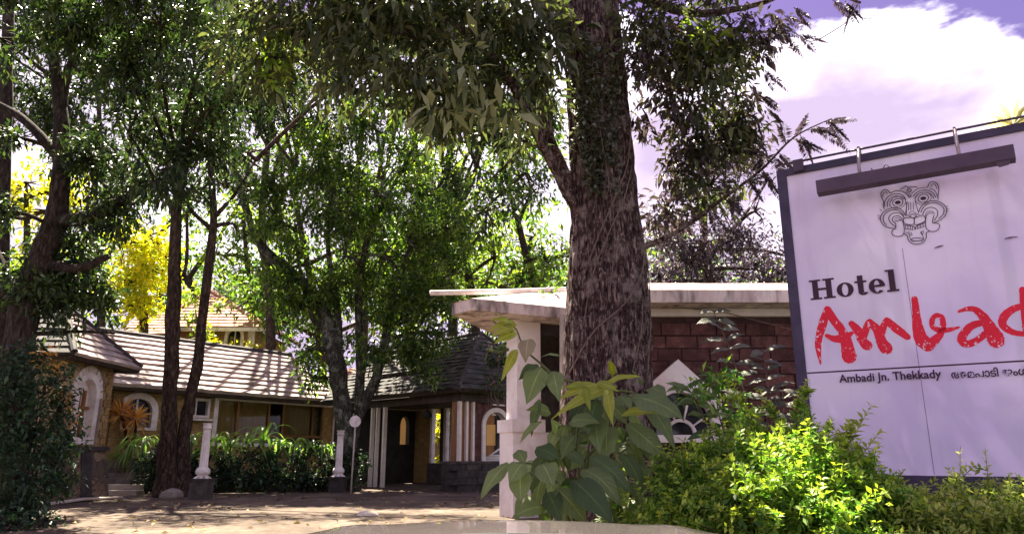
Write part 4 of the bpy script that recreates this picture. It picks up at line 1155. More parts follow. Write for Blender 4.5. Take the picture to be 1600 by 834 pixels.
make_post((p1.x, p1.y, .3), 'white fluted garden column beside the two slender trunks', h1, at(313, 747, 17.2).z - .3)
make_post((p2.x, p2.y, .3), 'white fluted garden column in front of the lichen covered tree', h2, at(527, 744, 20.5).z - .3)
# thin pole with a round white sign
q = at(549, 752, 19.8); tp_ = at(552, 648, 19.8)
rs = thing('round_sign', 'thin pole with a small round white sign by the lichen covered tree', 'sign', (q.x, q.y, .3))
mb = MB(); mb.tube([(q.x, q.y, .25), (q.x + .03, q.y, tp_.z)], .022, 8); mb.build('pole', M['pipe'], rs, True)
c = at(555, 658, 19.7); mb = MB(); mb.tube([c + Vector((0, -.02, 0)), c + Vector((0, .02, 0))], .15, 20); mb.build('disc', M['white_paint'], rs)

# ------------------------------------------------------------------ rocks
def rock(px, py, w, h, label, m='rock_pale', seed=0):
    p = gnd(px, py); k = ppm(p.y); n = 14; mb = MB(); vs = []; fs = []
    for i in range(7):
        a = math.pi * i / 6
        for j in range(n):
            b = 2 * math.pi * j / n
            d = Vector((math.sin(a) * math.cos(b), math.sin(a) * math.sin(b), math.cos(a)))
            r = 1 + .28 * noise.noise(d * 1.7 + Vector((seed, 0, 0)))
            vs.append((p.x + d.x * w * k * r, p.y + d.y * w * k * .8 * r, gz(p.x, p.y) + h * k * .25 + d.z * h * k * r))
    for i in range(6):
        for j in range(n): fs.append((i * n + j, (i + 1) * n + j, (i + 1) * n + (j + 1) % n, i * n + (j + 1) % n))
    mb.add(vs, fs); o = mb.build('rock', M[m], None, False); return tag(o, label, 'rock')
rock(574, 806, 17, 6.5, 'pale flat rock lying alone in the middle of the driveway', seed=1)
rock(728, 834, 24, 9, 'pale rock at the driveway edge near the white gate pillar', seed=4)
for i, (a, b, w, h, l) in enumerate(((268, 778, 16, 12, 'mossy boulder at the foot of the thicker slender trunk'), (290, 774, 15, 14, 'rounded dark boulder between the slender trunks and the white column'), (246, 772, 13, 9, 'small dark boulder left of the slender trunks'))):
    rock(a, b, w, h, l, 'stone_grey', 10 + i)

# ------------------------------------------------------------------ the car the photograph is taken from, and the parked one
def car_body(name, label, loc, M_, front_only):
    pass
CR = thing('car', 'silver car bonnet in the foreground pointing up the driveway', 'car', (0, 1.6, 0))
def bz(x, y):
    f = 1.090 - .040 * (x / .6) ** 2 - .02 * (abs(x) / .8) ** 6
    if y > 1.95: f -= .16 * ((y - 1.95) / .5) ** 2
    if y < 1.3: f += .02
    f += .008 * math.exp(-((abs(x) - .42) / .06) ** 2)
    return f
xsb = np.linspace(-.80, .80, 41); ysb = np.linspace(1.02, 2.5, 38)
V = []; Q = []
for j, y in enumerate(ysb):
    s = 1 - .10 * max(0, (y - 1.9) / .6) ** 2
    for x in xsb: V.append((x * s, y, bz(x, y)))
nx = len(xsb)
for j in range(len(ysb) - 1):
    for i in range(nx - 1): Q.append((j * nx + i, j * nx + i + 1, (j + 1) * nx + i + 1, (j + 1) * nx + i))
V2 = [(x, y, z - .03) for x, y, z in V]
allq = Q + [tuple(k + len(V) for k in reversed(q_)) for q_ in Q]
edge = [j * nx for j in range(len(ysb))] + [(len(ysb) - 1) * nx + i for i in range(1, nx)] + [j * nx + nx - 1 for j in range(len(ysb) - 2, -1, -1)] + [i for i in range(nx - 2, 0, -1)]
allq += [(edge[i], edge[(i + 1) % len(edge)], edge[(i + 1) % len(edge)] + len(V), edge[i] + len(V)) for i in range(len(edge))]
np_mesh('bonnet', V + V2, np.array(allq), M['car_paint'], CR, smooth=True)
mb = MB()
for i in range(14):
    x0 = -.105 + .27 * i / 14; x1 = -.105 + .27 * (i + 1) / 14 - (.003 if i % 5 == 4 else 0)
    y = 1.585
    mb.hexa([(x0, y, bz(x0, y) + .0005), (x1, y, bz(x1, y) + .0005), (x1, y + .018, bz(x1, y + .018) + .0005), (x0, y + .018, bz(x0, y + .018) + .0005), (x0, y, bz(x0, y) + .005), (x1, y, bz(x1, y) + .005), (x1, y + .018, bz(x1, y + .018) + .005), (x0, y + .018, bz(x0, y + .018) + .005)])
mb.build('bonnet_dark_line', M['black_rubber'], CR)  # thin broken dark strip laid across the bonnet
for s in (-1, 1):
    mb = MB(); prof = []
    for k in range(16):
        y = .7 + 1.7 * k / 15; t_ = max(0, (y - 1.9) / .6)
        xo = (.93 - .12 * t_ ** 2); zt_ = 1.0 - .12 * t_ ** 2
        prof.append((xo, y, zt_))
    vs = []
    for xo, y, zt_ in prof:
        wc = max(0, .36 ** 2 - (y - 1.65) ** 2) ** .5
        zl_ = max(.3, .36 + wc)
        vs += [(s * .81 * (1 - .04 * max(0, y - 1.9)), y, zt_ + .015), (s * (xo - .03), y, zt_ - .03), (s * xo, y, zt_ - .16), (s * xo, y, min(zl_, zt_ - .2)), (s * (xo - .06), y, min(zl_, zt_ - .2))]
    fs = []
    for k in range(15):
        for j in range(4):
            a_ = k * 5 + j; fs.append((a_, a_ + 5, a_ + 6, a_ + 1))
    mb.add(vs, fs); mb.build('fender', M['car_paint'], CR, True)
    wh = MB(); wh.tube([(s * .68, 1.65, .33), (s * .70, 1.65, .33), (s * .86, 1.65, .33), (s * .88, 1.65, .33)], [.29, .33, .33, .29], 28); wh = wh.build('wheel', M['black_rubber'], CR, True)
    mb = MB(); mb.tube([(s * .80, 1.65, .33), (s * .885, 1.65, .33)], .2, 18); mb.build('rim', M['metal_grey'], wh)
    mb = MB(); mb.hexa([(s * .5, 2.36, .68), (s * .82, 2.3, .68), (s * .8, 2.1, .68), (s * .5, 2.1, .68), (s * .5, 2.34, .84), (s * .8, 2.26, .86), (s * .8, 2.1, .86), (s * .5, 2.1, .84)]); mb.build('headlight', M['glass'], CR)
mb = MB(); mb.hexa([(-.88, 2.3, .28), (.88, 2.3, .28), (.8, 2.05, .28), (-.8, 2.05, .28), (-.84, 2.46, .62), (.84, 2.46, .62), (.8, 2.05, .66), (-.8, 2.05, .66)]); mb.build('bumper', M['car_paint'], CR)
mb = MB()
for i in range(4): mb.box(-.46, .46, 2.4, 2.43, .67 + i * .045, .69 + i * .045)
mb.build('grille', M['black_rubber'], CR)
mb = MB(); mb.box(-.7, .7, .95, 2.1, .4, .9); mb.build('engine_bay', M['black_rubber'], CR)

PC = at(766, 712, 28.5)
pc_ = thing('parked_car', 'white parked car glimpsed through the porch arch', 'car', (PC.x + .8, 28.5, .3))
cx, cyy, cz = PC.x + .9, 28.5, .3
def prof_prism(name, prof, y0, y1, m, parent):
    mb = MB(); mb.prism([(cx + a, y0, cz + b) for a, b in prof], (0, y1 - y0, 0)); return mb.build(name, m, parent)
prof_prism('body', [(-2.0, .3), (2.0, .3), (2.05, .75), (1.6, .9), (-.9, .95), (-1.95, .8)], cyy - .85, cyy + .85, M['white_car_paint'], pc_)
prof_prism('cabin', [(-.95, .96), (1.5, .91), (1.2, 1.45), (-.2, 1.48)], cyy - .74, cyy + .74, M['white_car_paint'], pc_)
prof_prism('window', [(-.78, 1.0), (.2, 1.0), (.2, 1.42), (-.15, 1.42)], cyy - .75, cyy - .742, M['dark_glass'], pc_)
prof_prism('window', [(.26, 1.0), (1.3, .98), (1.12, 1.40), (.26, 1.42)], cyy - .75, cyy - .742, M['dark_glass'], pc_)
for a in (-1.3, 1.3):
    for y0 in (cyy - .88, cyy + .68):
        mb = MB(); mb.tube([(cx + a, y0, cz + .31), (cx + a, y0 + .2, cz + .31)], .31, 20); w_ = mb.build('wheel', M['black_rubber'], pc_)
        mb = MB(); mb.tube([(cx + a, y0 - .01, cz + .31), (cx + a, y0 + .21, cz + .31)], .18, 14); mb.build('rim', M['metal_grey'], w_)
mb = MB(); mb.box(cx - 1.99, cx - 1.9, cyy - .8, cyy - .45, cz + .62, cz + .76); mb.build('headlight', M['glass'], pc_)

# ------------------------------------------------------------------ trees
# big trunk in front of the gatehouse
YB = 9.4
root = thing('big_tree', 'massive rough barked tree draped with vines in front of the brick gatehouse', 'tree', at(950, 800, YB))
def big_trunk():
    path = [(952, 860, 84), (952, 760, 76), (951, 640, 70), (951, 560, 67), (951, 460, 63), (948, 380, 57), (944, 300, 52), (937, 200, 51), (929, 100, 50), (918, 0, 52), (905, -110, 50), (890, -260, 44)]
    k = ppm(YB)
    q = [Vector((*at(p[0], p[1], YB), p[2] * k)) for p in path]
    C = smooth_path([Vector(v[:3]) for v in q], 24); Rr = smooth_path([Vector((v[3], 0, 0)) for v in q], 24)
    n = 150; V = []
    for c, r in zip(C, Rr):
        for j in range(n):
            a = 2 * math.pi * j / n; d = Vector((math.cos(a), math.sin(a), 0))
            p = Vector((math.cos(a) * 3.2, math.sin(a) * 3.2, c.z * .55))
            rd = r.x * (1 + .07 * noise.noise(p * .45) + .05 * noise.noise(Vector((d.x * 8, d.y * 8, c.z * 1.1))))
            rd += .045 * abs(noise.noise(Vector((d.x * 13, d.y * 13, c.z * 1.6)))) + .028 * noise.noise(Vector((d.x * 26, d.y * 26, c.z * 3.2))) + .012 * noise.noise(Vector((d.x * 50, d.y * 50, c.z * 8)))
            rd += .10 * r.x * max(0, math.cos(a * 3 + .8)) ** 2 * sm(1.6, .2, c.z) if c.z < 1.6 else 0
            V.append(tuple(c + d * rd))
    Q = []
    for i in range(len(C) - 1):
        for j in range(n): Q.append((i * n + j, i * n + (j + 1) % n, (i + 1) * n + (j + 1) % n, (i + 1) * n + j))
    np_mesh('trunk', V, np.array(Q), M['bark_big'], root, smooth=True)
    return C
TC = big_trunk()
BT_L = [[(912, 345, 10, 9.3), (880, 290, 9.5, 9.1), (838, 205, 8.5, 8.9), (795, 125, 7.5, 8.7), (740, 60, 7, 8.5), (660, 10, 6, 8.3), (560, -40, 6, 8)],
        [(905, 70, 30, 9.4), (868, 20, 28, 9.4), (830, -40, 26, 9.3), (760, -120, 20, 9)],
        [(940, 10, 26, 9.4), (990, -60, 22, 9.3), (1080, -110, 16, 9)],
        [(905, 330, 13, 9.6), (872, 250, 11, 9.8), (850, 190, 10, 10), (842, 120, 8, 10.2)],
        [(985, 395, 6, 9.3), (1060, 360, 4.5, 9.2), (1130, 310, 3, 9.1), (1190, 265, 2.2, 9), (1240, 215, 1.6, 8.9), (1300, 185, .8, 8.8)],
        [(960, -20, 12, 9), (1080, 20, 8, 8.7), (1180, 8, 5, 8.4), (1260, -20, 4, 8.2), (1345, 5, 2, 8.1)]]
for l in BT_L:
    mb = MB(); limb(mb, l, YB, 10); mb.build('branch', M['bark_big'], root, True)
tw = MB()
left = [(580, 10, 8.4, 80), (840, 60, 8.6, 60), (760, 10, 8.4, 80), (640, 100, 8.6, 80), (712, 112, 8.4, 74), (768, 60, 8.7, 78), (560, 40, 8.8, 85), (470, 40, 9.2, 95), (390, 20, 9.4, 80), (825, 120, 9.0, 62), (690, 190, 8.8, 50), (860, 50, 8.9, 60), (620, 20, 8.5, 80), (570, 100, 8.6, 56), (420, 110, 9.4, 50), (760, 150, 8.7, 56), (650, 60, 8.3, 70), (820, 220, 9.6, 40), (530, 130, 9.2, 52), (700, -30, 8.6, 110), (500, -60, 8.8, 120)]
right = [(1050, 330, 9.6, 40), (1110, 290, 9.3, 48), (1150, 240, 9.1, 40), (1030, 120, 8.9, 60), (1080, 20, 8.5, 80), (1160, 190, 8.9, 36), (1040, 60, 8.8, 84), (1110, 120, 8.6, 74), (1140, 40, 8.5, 66), (1070, 175, 8.9, 66), (1125, 210, 9.0, 58), (1060, 270, 9.4, 44), (1190, 60, 8.4, 38), (1000, 30, 8.7, 56), (1010, 180, 9.4, 36), (1150, 150, 8.9, 46), (1110, 80, 8.4, 60), (1090, 240, 9.2, 46)]
crown('crown', left, M['leaf_big'], root, L=.20, W=.06, cov=4.2, per=9, sig=.17, hang=.75, droop=.5, two=True, wave=.9, cut=-.45, twig=tw)
sprays = [(430, 90, 9.0, 34), (452, 40, 9.0, 26), (408, 130, 9.1, 22), (1095, 70, 8.3, 26), (1130, 20, 8.3, 28)]
crown('crown', sprays, M['leaf_bright'], root, L=.16, W=.05, cov=2.2, per=9, sig=.12, hang=.4, two=True, wave=.7, cut=-.3, twig=tw)
sprays = [(650, 120, 8.1, 44), (720, 110, 8.0, 44), (760, 150, 8.1, 36), (610, 90, 8.2, 30), (690, 170, 8.1, 30), (800, 170, 8.3, 28)]
crown('crown', sprays, M['leaf_grey'], root, L=.30, W=.075, cov=1.5, per=8, sig=.14, hang=.9, two=True, wave=.6, cut=-.2, twig=tw)
crown('crown', [b for i, b in enumerate(right) if i % 3 == 1], M['leaf_big'], root, L=.14, W=.05, cov=4.2, per=9, sig=.15, hang=.5, two=True, wave=.7, cut=-.35, twig=tw)
crown('crown', [b for i, b in enumerate(right) if i % 3 != 1], M['leaf_maroon_veil'], root, L=.14, W=.048, cov=3.6, per=9, sig=.15, hang=.5, two=True, wave=.7, cut=-.35, twig=tw)
o = tw.build('branchwork', M['bark_dark'], root, True); o['kind'] = 'stuff'

# lianas and ivy on the big trunk
def on_trunk(px, py, off=.05):
    k = ppm(YB); c = min(TC, key=lambda c_: abs(c_.z - at(px, py, YB).z))
    x = at(px, py, YB - .5).x; dx = x - c.x
    r = .62 if c.z < 3 else (.52 if c.z < 4.5 else .46)
    return Vector((x, c.y - math.sqrt(max(.02, r * r - dx * dx)) - off, c.z))
for nm, pts, r in (('liana', [(900, 640), (897, 540), (905, 470), (930, 400), (960, 330), (985, 270), (990, 200)], .010), ('liana', [(912, 520), (925, 450), (945, 395), (975, 330), (990, 280)], .008), ('liana', [(890, 590), (925, 530), (975, 490), (1005, 440), (1012, 400)], .011), ('liana', [(1012, 600), (1018, 520), (1024, 470), (1018, 420), (1008, 380)], .008), ('liana', [(950, 480), (960, 400), (955, 330), (940, 240), (930, 180)], .006), ('liana', [(985, 590), (1000, 530), (1008, 470)], .006), ('liana', [(925, 300), (905, 240), (895, 160), (892, 80)], .009)):
    mb = MB(); mb.tube(smooth_path([on_trunk(a, b, .03) + Vector((0, random.uniform(-.05, .02), 0)) for a, b in pts], 6), r, 6)
    mb.build(nm, M['vine'], root, True)
IV = thing('trunk_ivy', 'patch of small pale ivy leaves clinging high on the massive trunk', 'climbing plant', on_trunk(920, 260))
mb = MB(); P = []
for s in range(9):
    x = random.uniform(885, 965); y = random.uniform(250, 330); pts = []
    for i in range(8):
        pts.append(on_trunk(x, y, .02)); x += random.uniform(-9, 9); y -= random.uniform(18, 34)
    mb.tube(smooth_path(pts, 3), .006, 5)
    for q in smooth_path(pts, 9): P += [q + Vector(rng.normal(size=3)) * .05 for _ in range(3)]
mb.build('stem', M['vine'], IV)
P = np.array(P); n = len(P)
D = unit(np.stack([rng.normal(size=n) * .8, -np.abs(rng.normal(size=n)) * .7 - .2, rng.normal(size=n) * .5 - .6], 1))
V, Q = leaf_arrays(P, D, rng.uniform(.05, .10, n), rng.uniform(.04, .07, n), .15, .1, True)
np_mesh('foliage', V, Q, M['leaf_ivy'], IV)['kind'] = 'stuff'

# feathery twigs against the sky on the right
def frond(mbs, P, D, base, d, L, nl, ll):
    base = Vector(base); d = Vector(d).normalized(); pts = []
    sag = Vector((0, 0, -1))
    for i in range(9): t = i / 8; pts.append(base + d * L * t + sag * L * .28 * t * t)
    mbs.tube(pts, [.005 - .004 * i / 8 for i in range(9)], 4)
    sd = d.cross(Vector((0, 0, 1))).normalized()
    for i in range(nl):
        t = .12 + .88 * i / nl; c = base + d * L * t + sag * L * .28 * t * t
        ln = ll * (math.sin(math.pi * (.15 + .8 * t)) + .15)
        for s in (-1, 1):
            P.append(tuple(c)); D.append((*(sd * s + d * .35 + sag * .25 + Vector(rng.normal(size=3)) * .08).normalized(), ln))
FT = thing('feathery_branch', 'feathery twig of fine leaflets reaching toward the sign against bright sky', 'branch', at(1190, 265, 9))
mb = MB(); Pf, Df = [], []
for px, py, dx, dz in ((1190, 265, .5, -.9), (1205, 250, -.5, .5), (1215, 238, .8, -.6), (1228, 226, -.4, .8), (1238, 217, .9, -.5), (1250, 210, .3, -.9), (1262, 204, 1, .1), (1272, 200, .8, -.6), (1288, 191, 1, .2), (1295, 188, .7, -.7), (1180, 272, .2, 1), (1165, 285, .9, .3), (1150, 298, -.2, -1), (1135, 308, .7, -.7), (1245, 212, .4, 1), (1210, 244, .1, -1), (1170, 280, .6, -1), (1130, 310, 0, 1), (1110, 325, .5, -1)):
    for r_ in range(2): frond(mb, Pf, Df, at(px, py, 8.95), (dx + random.uniform(-.2, .2), random.uniform(-.6, .3), dz + random.uniform(-.2, .2)), random.uniform(.28, .46), 15, .085)
mb.build('stem', M['vine'], FT)
Df = np.array(Df); V, Q = leaf_arrays(np.array(Pf), Df[:, :3], Df[:, 3] * 1.1, Df[:, 3] * .42, .05, .05)
np_mesh('foliage', V, Q, M['leaf_violet_veil'], FT)['kind'] = 'stuff'
FT2 = thing('feathery_branch', 'high feathery twig at the top edge, trailing a bare looping stem over the clouds', 'branch', at(1200, 20, 8.4))
mb = MB(); Pf, Df = [], []
for px, py, dx, dz in ((1200, 20, .8, -.7), (1215, 30, .3, -1), (1225, 25, 1, -.3), (1240, 12, .7, -.7), (1205, 45, .9, -.4), (1190, 50, .3, -1), (1225, 50, .7, -.6), (1250, 55, .6, -.5), (1320, 2, .4, -.8), (1335, 2, -.4, -.8), (1300, 0, .6, -.4), (1195, 110, .6, -.7), (1190, 150, .8, -.2), (1200, 170, .5, -.8)):
    for r_ in range(2): frond(mb, Pf, Df, at(px, py, 8.4), (dx + random.uniform(-.2, .2), random.uniform(-.5, .3), dz + random.uniform(-.2, .2)), random.uniform(.22, .40), 13, .075)
mb.tube(smooth_path([at(1342, 4, 8.1), at(1325, 32, 8.1), at(1300, 50, 8.1), at(1278, 62, 8.15), at(1262, 64, 8.2), at(1240, 50, 8.3)], 5), .006, 5)
mb.tube(smooth_path([at(1343, 8, 8.1), at(1345, 26, 8.1), at(1358, 30, 8.1), at(1366, 24, 8.1)], 4), .005, 5)
mb.build('stem', M['vine'], FT2)
Df = np.array(Df); V, Q = leaf_arrays(np.array(Pf), Df[:, :3], Df[:, 3] * 1.05, Df[:, 3] * .42, .05, .05)
np_mesh('foliage', V, Q, M['leaf_violet_veil'], FT2)['kind'] = 'stuff'

# left mango-like tree
tree('leaning_tree', 'dark leaning tree at far left with forked limbs over the stone wing', 'tree', [(20, 830, 30), (24, 640, 25), (36, 500, 22), (62, 410, 20), (88, 340, 17), (97, 260, 14), (93, 160, 11), (80, 60, 8)], 12.6,
     [(120, 40, 11, 70), (205, 100, 11.2, 66), (60, 30, 11.5, 52), (250, 40, 10.6, 76), (330, 70, 10.8, 76), (200, 205, 12, 60), (135, 250, 12.4, 52), (262, 262, 12, 58), (180, 330, 12.6, 48), (112, 390, 13, 58), (52, 445, 12.6, 48), (150, 460, 13.2, 44), (330, 160, 12, 62), (320, 235, 12.6, 52), (8, 330, 12, 32), (0, 60, 11.5, 44), (180, 520, 13.4, 22), (20, -50, 11, 90), (200, -60, 10.5, 120), (90, 470, 12.8, 34), (10, 210, 12.2, 24), (400, 120, 11, 52)], 'leaf_mango', 'bark_dark',
     [[(36, 500, 15), (15, 450, 12), (-10, 390, 9)], [(88, 345, 13), (150, 335, 10), (215, 300, 7), (280, 270, 5)], [(95, 250, 9), (40, 190, 7), (-10, 160, 6)], [(94, 170, 9), (110, 105, 8), (150, 60, 6), (230, 20, 4)], [(5, 620, 13, 13.5), (2, 400, 12, 13.5), (8, 200, 11, 13.5), (14, 0, 9, 13.5), (18, -80, 8, 13.5)], [(62, 410, 10), (120, 420, 8), (170, 400, 5)], [(80, 120, 6), (140, 110, 5), (200, 120, 4)]],
     L=.15, W=.05, cov=6.5, per=10, sig=.15, hang=.55, two=True, wave=1.1, cut=-.3)
crown('crown', [(-100, -230, 7, 200), (150, -270, 7.5, 190), (400, -300, 8, 180)], M['leaf_mango'], [o for o in COL.objects if o.name == 'leaning_tree'][0], L=.16, W=.055, cov=2.2, per=10, sig=.16, hang=.5, wave=1.2, cut=-.3)  # unseen crown mass added to dim sky light over the left drive
# two slim trunks
tree('slender_tree', 'thicker slender trunk rising left of the white column before the pale roof', 'tree', [(258, 790, 20), (262, 700, 13), (266, 600, 11), (270, 500, 11), (273, 420, 10), (276, 330, 8), (290, 240, 6), (300, 160, 4)], 18,
     [(270, 250, 17.5, 62), (235, 290, 17.5, 42), (310, 300, 18, 46), (240, 180, 17, 52), (275, 335, 18, 26)], 'leaf_mango', 'bark_slim', [[(275, 350, 5), (262, 310, 4), (240, 270, 3)], [(266, 445, 5), (290, 420, 3), (292, 330, 2.5)]], 'slender dark trunks before the long wing',
     L=.16, W=.05, cov=1.9, per=10, sig=.2, hang=.6, wave=1.6, cut=-.1)
tree('slender_tree', 'thinner bowed slender trunk right beside the white column before the pale roof', 'tree', [(283, 790, 16), (286, 700, 10), (296, 630, 9), (310, 560, 8), (318, 480, 7.5), (328, 400, 7), (334, 340, 6), (330, 240, 5), (345, 150, 3)], 18.2,
     [(420, 60, 18, 60), (490, 110, 18, 52), (545, 40, 18.5, 60), (600, 90, 18, 46), (360, 40, 17.5, 60), (300, 90, 17.5, 46), (350, 290, 18, 46), (385, 240, 18, 40), (340, 180, 17.5, 48), (365, 350, 18.5, 24)], 'leaf_mango', 'bark_slim', [[(333, 360, 4), (300, 330, 3), (280, 300, 2)], [(334, 340, 4), (370, 300, 3), (400, 250, 2)]], 'slender dark trunks before the long wing',
     L=.16, W=.05, cov=1.9, per=10, sig=.2, hang=.6, wave=1.6, cut=-.1)
# lichen covered multi-stem tree
tree('lichen_tree', 'many stemmed tree with pale lichen bark spreading between wing and porch', 'tree', [(543, 790, 24), (541, 700, 14), (534, 630, 13), (527, 580, 14), (518, 530, 13), (505, 485, 10), (478, 445, 9), (440, 415, 8), (402, 375, 7), (385, 325, 5), (370, 260, 4)], 21.5,
     [(640, 415, 24, 66), (600, 380, 24.5, 56), (690, 440, 23.5, 44), (670, 350, 24.5, 56), (700, 400, 24, 40), (690, 520, 20.5, 26), (650, 550, 20.5, 26), (440, 350, 21, 60), (560, 500, 20.8, 34), (510, 460, 21, 36), (620, 470, 20.6, 40), (585, 545, 20.5, 26), (660, 500, 20.5, 34), (450, 440, 21, 40), (540, 400, 20.5, 44), (640, 380, 20.5, 44), (520, 330, 21, 66), (590, 300, 21, 66), (600, 400, 21, 60), (550, 440, 22, 48), (650, 440, 21, 50), (690, 360, 20.5, 60), (640, 240, 20, 58), (500, 240, 20.5, 60), (570, 190, 20, 46), (460, 480, 21.5, 36), (480, 545, 21.5, 22), (490, 590, 21.5, 22), (640, 540, 20.5, 30), (600, 510, 21, 36), (700, 480, 20.5, 34), (420, 290, 21, 36), (670, 580, 20.5, 18), (420, 410, 21.5, 34)], 'leaf_mid', 'bark_pale',
     [[(528, 590, 6.75), (530, 520, 6.00), (522, 450, 5.25), (512, 380, 3.75), (518, 300, 3.00)], [(545, 720, 9.00), (560, 650, 8.25), (588, 590, 7.50), (604, 520, 6.75), (618, 450, 5.25), (645, 380, 4.50), (675, 320, 3.00)], [(560, 650, 7.50), (563, 560, 6.75), (560, 470, 6.00), (572, 380, 4.50), (590, 290, 3.00)], [(512, 510, 4.50), (490, 500, 3.75), (470, 430, 3.00), (462, 350, 2.25)], [(604, 520, 4.50), (650, 480, 3.75), (700, 440, 3.00)], [(575, 380, 3.00), (610, 300, 2.62), (640, 240, 2.25)]],
     L=.16, W=.06, cov=4.2, per=10, sig=.2, hang=.35, wave=1.6, cut=-.3)
# feathery tree behind the gatehouse
tree('feathery_tree', 'fine leaved tree, its leaves tinted violet for glare, standing behind the brick gatehouse', 'tree', [(1130, 640, 12), (1120, 520, 10), (1105, 420, 8), (1100, 330, 6), (1115, 240, 5)], 19,
     [(1040, 370, 18, 36), (1100, 380, 18, 50), (1060, 350, 18, 46), (1120, 310, 18, 50), (1160, 370, 18, 44), (1070, 410, 18.5, 44), (1180, 420, 19, 38), (1180, 330, 18, 26), (1160, 250, 18, 36), (1230, 400, 19.5, 24), (1040, 440, 19, 28), (1120, 440, 19, 36), (1080, 295, 18, 34)], 'leaf_violet_veil', 'bark_dark', [[(1105, 420, 5), (1060, 370, 4), (1040, 310, 2)], [(1104, 400, 5), (1160, 340, 3), (1200, 280, 2)]],
     L=.15, W=.05, cov=3.0, per=12, sig=.22, hang=.2, wave=1.3, cut=-.2)
# background trees
BG = [
 ('bushy_tree', 'yellow green bushy tree above the porch roof', (740, 620, 12), 33, [(735, 330, 32, 66), (700, 420, 33, 56), (775, 400, 32, 50), (690, 250, 33, 52), (740, 470, 33, 40)], 'leaf_bright', 2.0),
 ('bushy_tree', 'tall loose green tree just left of the massive trunk', (835, 620, 12), 30, [(830, 300, 30, 60), (850, 400, 29, 44), (790, 270, 30, 48), (815, 440, 29, 36), (770, 200, 30, 44), (850, 230, 30, 40)], 'leaf_mid', 1.9),
 ('bushy_tree', 'light green tree behind the many stemmed lichen tree', (500, 640, 12), 38, [(450, 420, 37, 52), (500, 470, 37, 46), (560, 380, 38, 50), (620, 480, 37, 44), (400, 460, 38, 40), (520, 300, 38, 54), (450, 250, 38, 56), (430, 500, 37, 30)], 'leaf_mid', 2.1),
 ('bushy_tree', 'sunlit olive tree beside the hillside house', (395, 640, 10), 44, [(390, 420, 44, 44), (350, 400, 45, 44), (420, 360, 45, 50), (430, 470, 43, 34), (380, 340, 45, 40)], 'leaf_bright', 2.2),
 ('flowering_tree', 'bright yellow flowering tree glowing behind the long wing', (225, 640, 12), 33, [(225, 370, 32, 38), (240, 420, 32, 38), (205, 440, 32, 34), (265, 400, 33, 28), (215, 475, 32, 26), (250, 460, 33, 24)], 'leaf_yellow', 4.2),
 ('flowering_tree', 'bright yellow flowering tree behind the leaning dark tree at far left', (45, 640, 12), 30, [(40, 285, 30, 40), (80, 330, 30, 36), (20, 340, 30, 34), (110, 300, 30, 26), (60, 390, 30, 26)], 'leaf_yellow', 3.6),
 ('bushy_tree', 'pale olive tree below the far left yellow blossom', (90, 640, 12), 36, [(100, 430, 35, 56), (40, 410, 35, 52), (160, 390, 36, 46), (150, 450, 36, 42), (60, 470, 35, 40), (0, 440, 35, 40)], 'leaf_bright', 2.2),
 ('bushy_tree', 'dark broad tree high behind the slim trunks', (330, 640, 14), 48, [(300, 330, 47, 44), (340, 270, 47, 48), (200, 290, 47, 46), (150, 330, 47, 40), (100, 240, 47, 40), (390, 290, 47, 36)], 'leaf_mid', 2.0),
 ('bushy_tree', 'tall dark tree far behind the porch ridge', (640, 640, 12), 48, [(640, 350, 47, 56), (590, 280, 47, 48), (660, 270, 47, 44), (700, 320, 47, 46), (560, 450, 47, 44), (640, 420, 47, 44), (740, 430, 47, 50)], 'leaf_mid', 2.0),
 ('bushy_tree', 'rounded tree crown low behind the white pole', (800, 640, 12), 42, [(800, 420, 42, 44), (850, 440, 42, 40), (760, 440, 42, 34), (830, 370, 42, 40), (880, 400, 42, 40)], 'leaf_mid', 1.6),
 ('bushy_tree', 'low hazy tree between the trunk and the sign', (1040, 640, 12), 40, [(1030, 430, 40, 36), (1090, 435, 40, 36), (1160, 430, 40, 40), (1220, 425, 40, 34), (1290, 440, 40, 40)], 'leaf_violet_veil', 2.0),
]
for nm, lab, tr, Y, bl, lf, cov in BG:
    gp = {'flowering_tree': 'yellow flowering trees', 'bushy_tree': 'trees behind the hotel'}[nm]
    top = min(bl, key=lambda b: b[1])
    tree(nm, lab, 'tree', [(tr[0], tr[1], tr[2] * .8), (tr[0], (tr[1] + bl[0][1]) / 2, tr[2] * .55), (top[0], top[1], 3)], Y, bl, lf, 'bark_dark', (), gp,
         L=.32 if nm == 'bushy_tree' else .30, W=.15, cov=cov * 1.35, per=9, sig=.42, hang=.25, wave=2.2, cut=-.35)
# far woodland on the slope behind everything
wb = [(a, random.uniform(400, 470), random.uniform(62, 80), random.uniform(50, 75)) for a in range(-150, 1900, 62)]
wo_ = crown('woodland', wb, M['leaf_mid'], None, L=.6, W=.3, cov=1.7, per=9, sig=.7, wave=5, cut=-.4)
tag(wo_, 'distant green wood on the slope behind the hotel', 'woodland', kind='stuff')
wb = [(a, random.uniform(430, 520), random.uniform(56, 60), random.uniform(50, 65)) for a in range(380, 960, 50)] + [(a, random.uniform(540, 590), random.uniform(50, 54), random.uniform(40, 50)) for a in range(400, 900, 45)]
wo_ = crown('woodland', wb, M['leaf_mango'], None, L=.5, W=.25, cov=2.2, per=9, sig=.6, wave=4, cut=-.5)
tag(wo_, 'dark nearer wood behind the porch and gatehouse', 'woodland', kind='stuff')
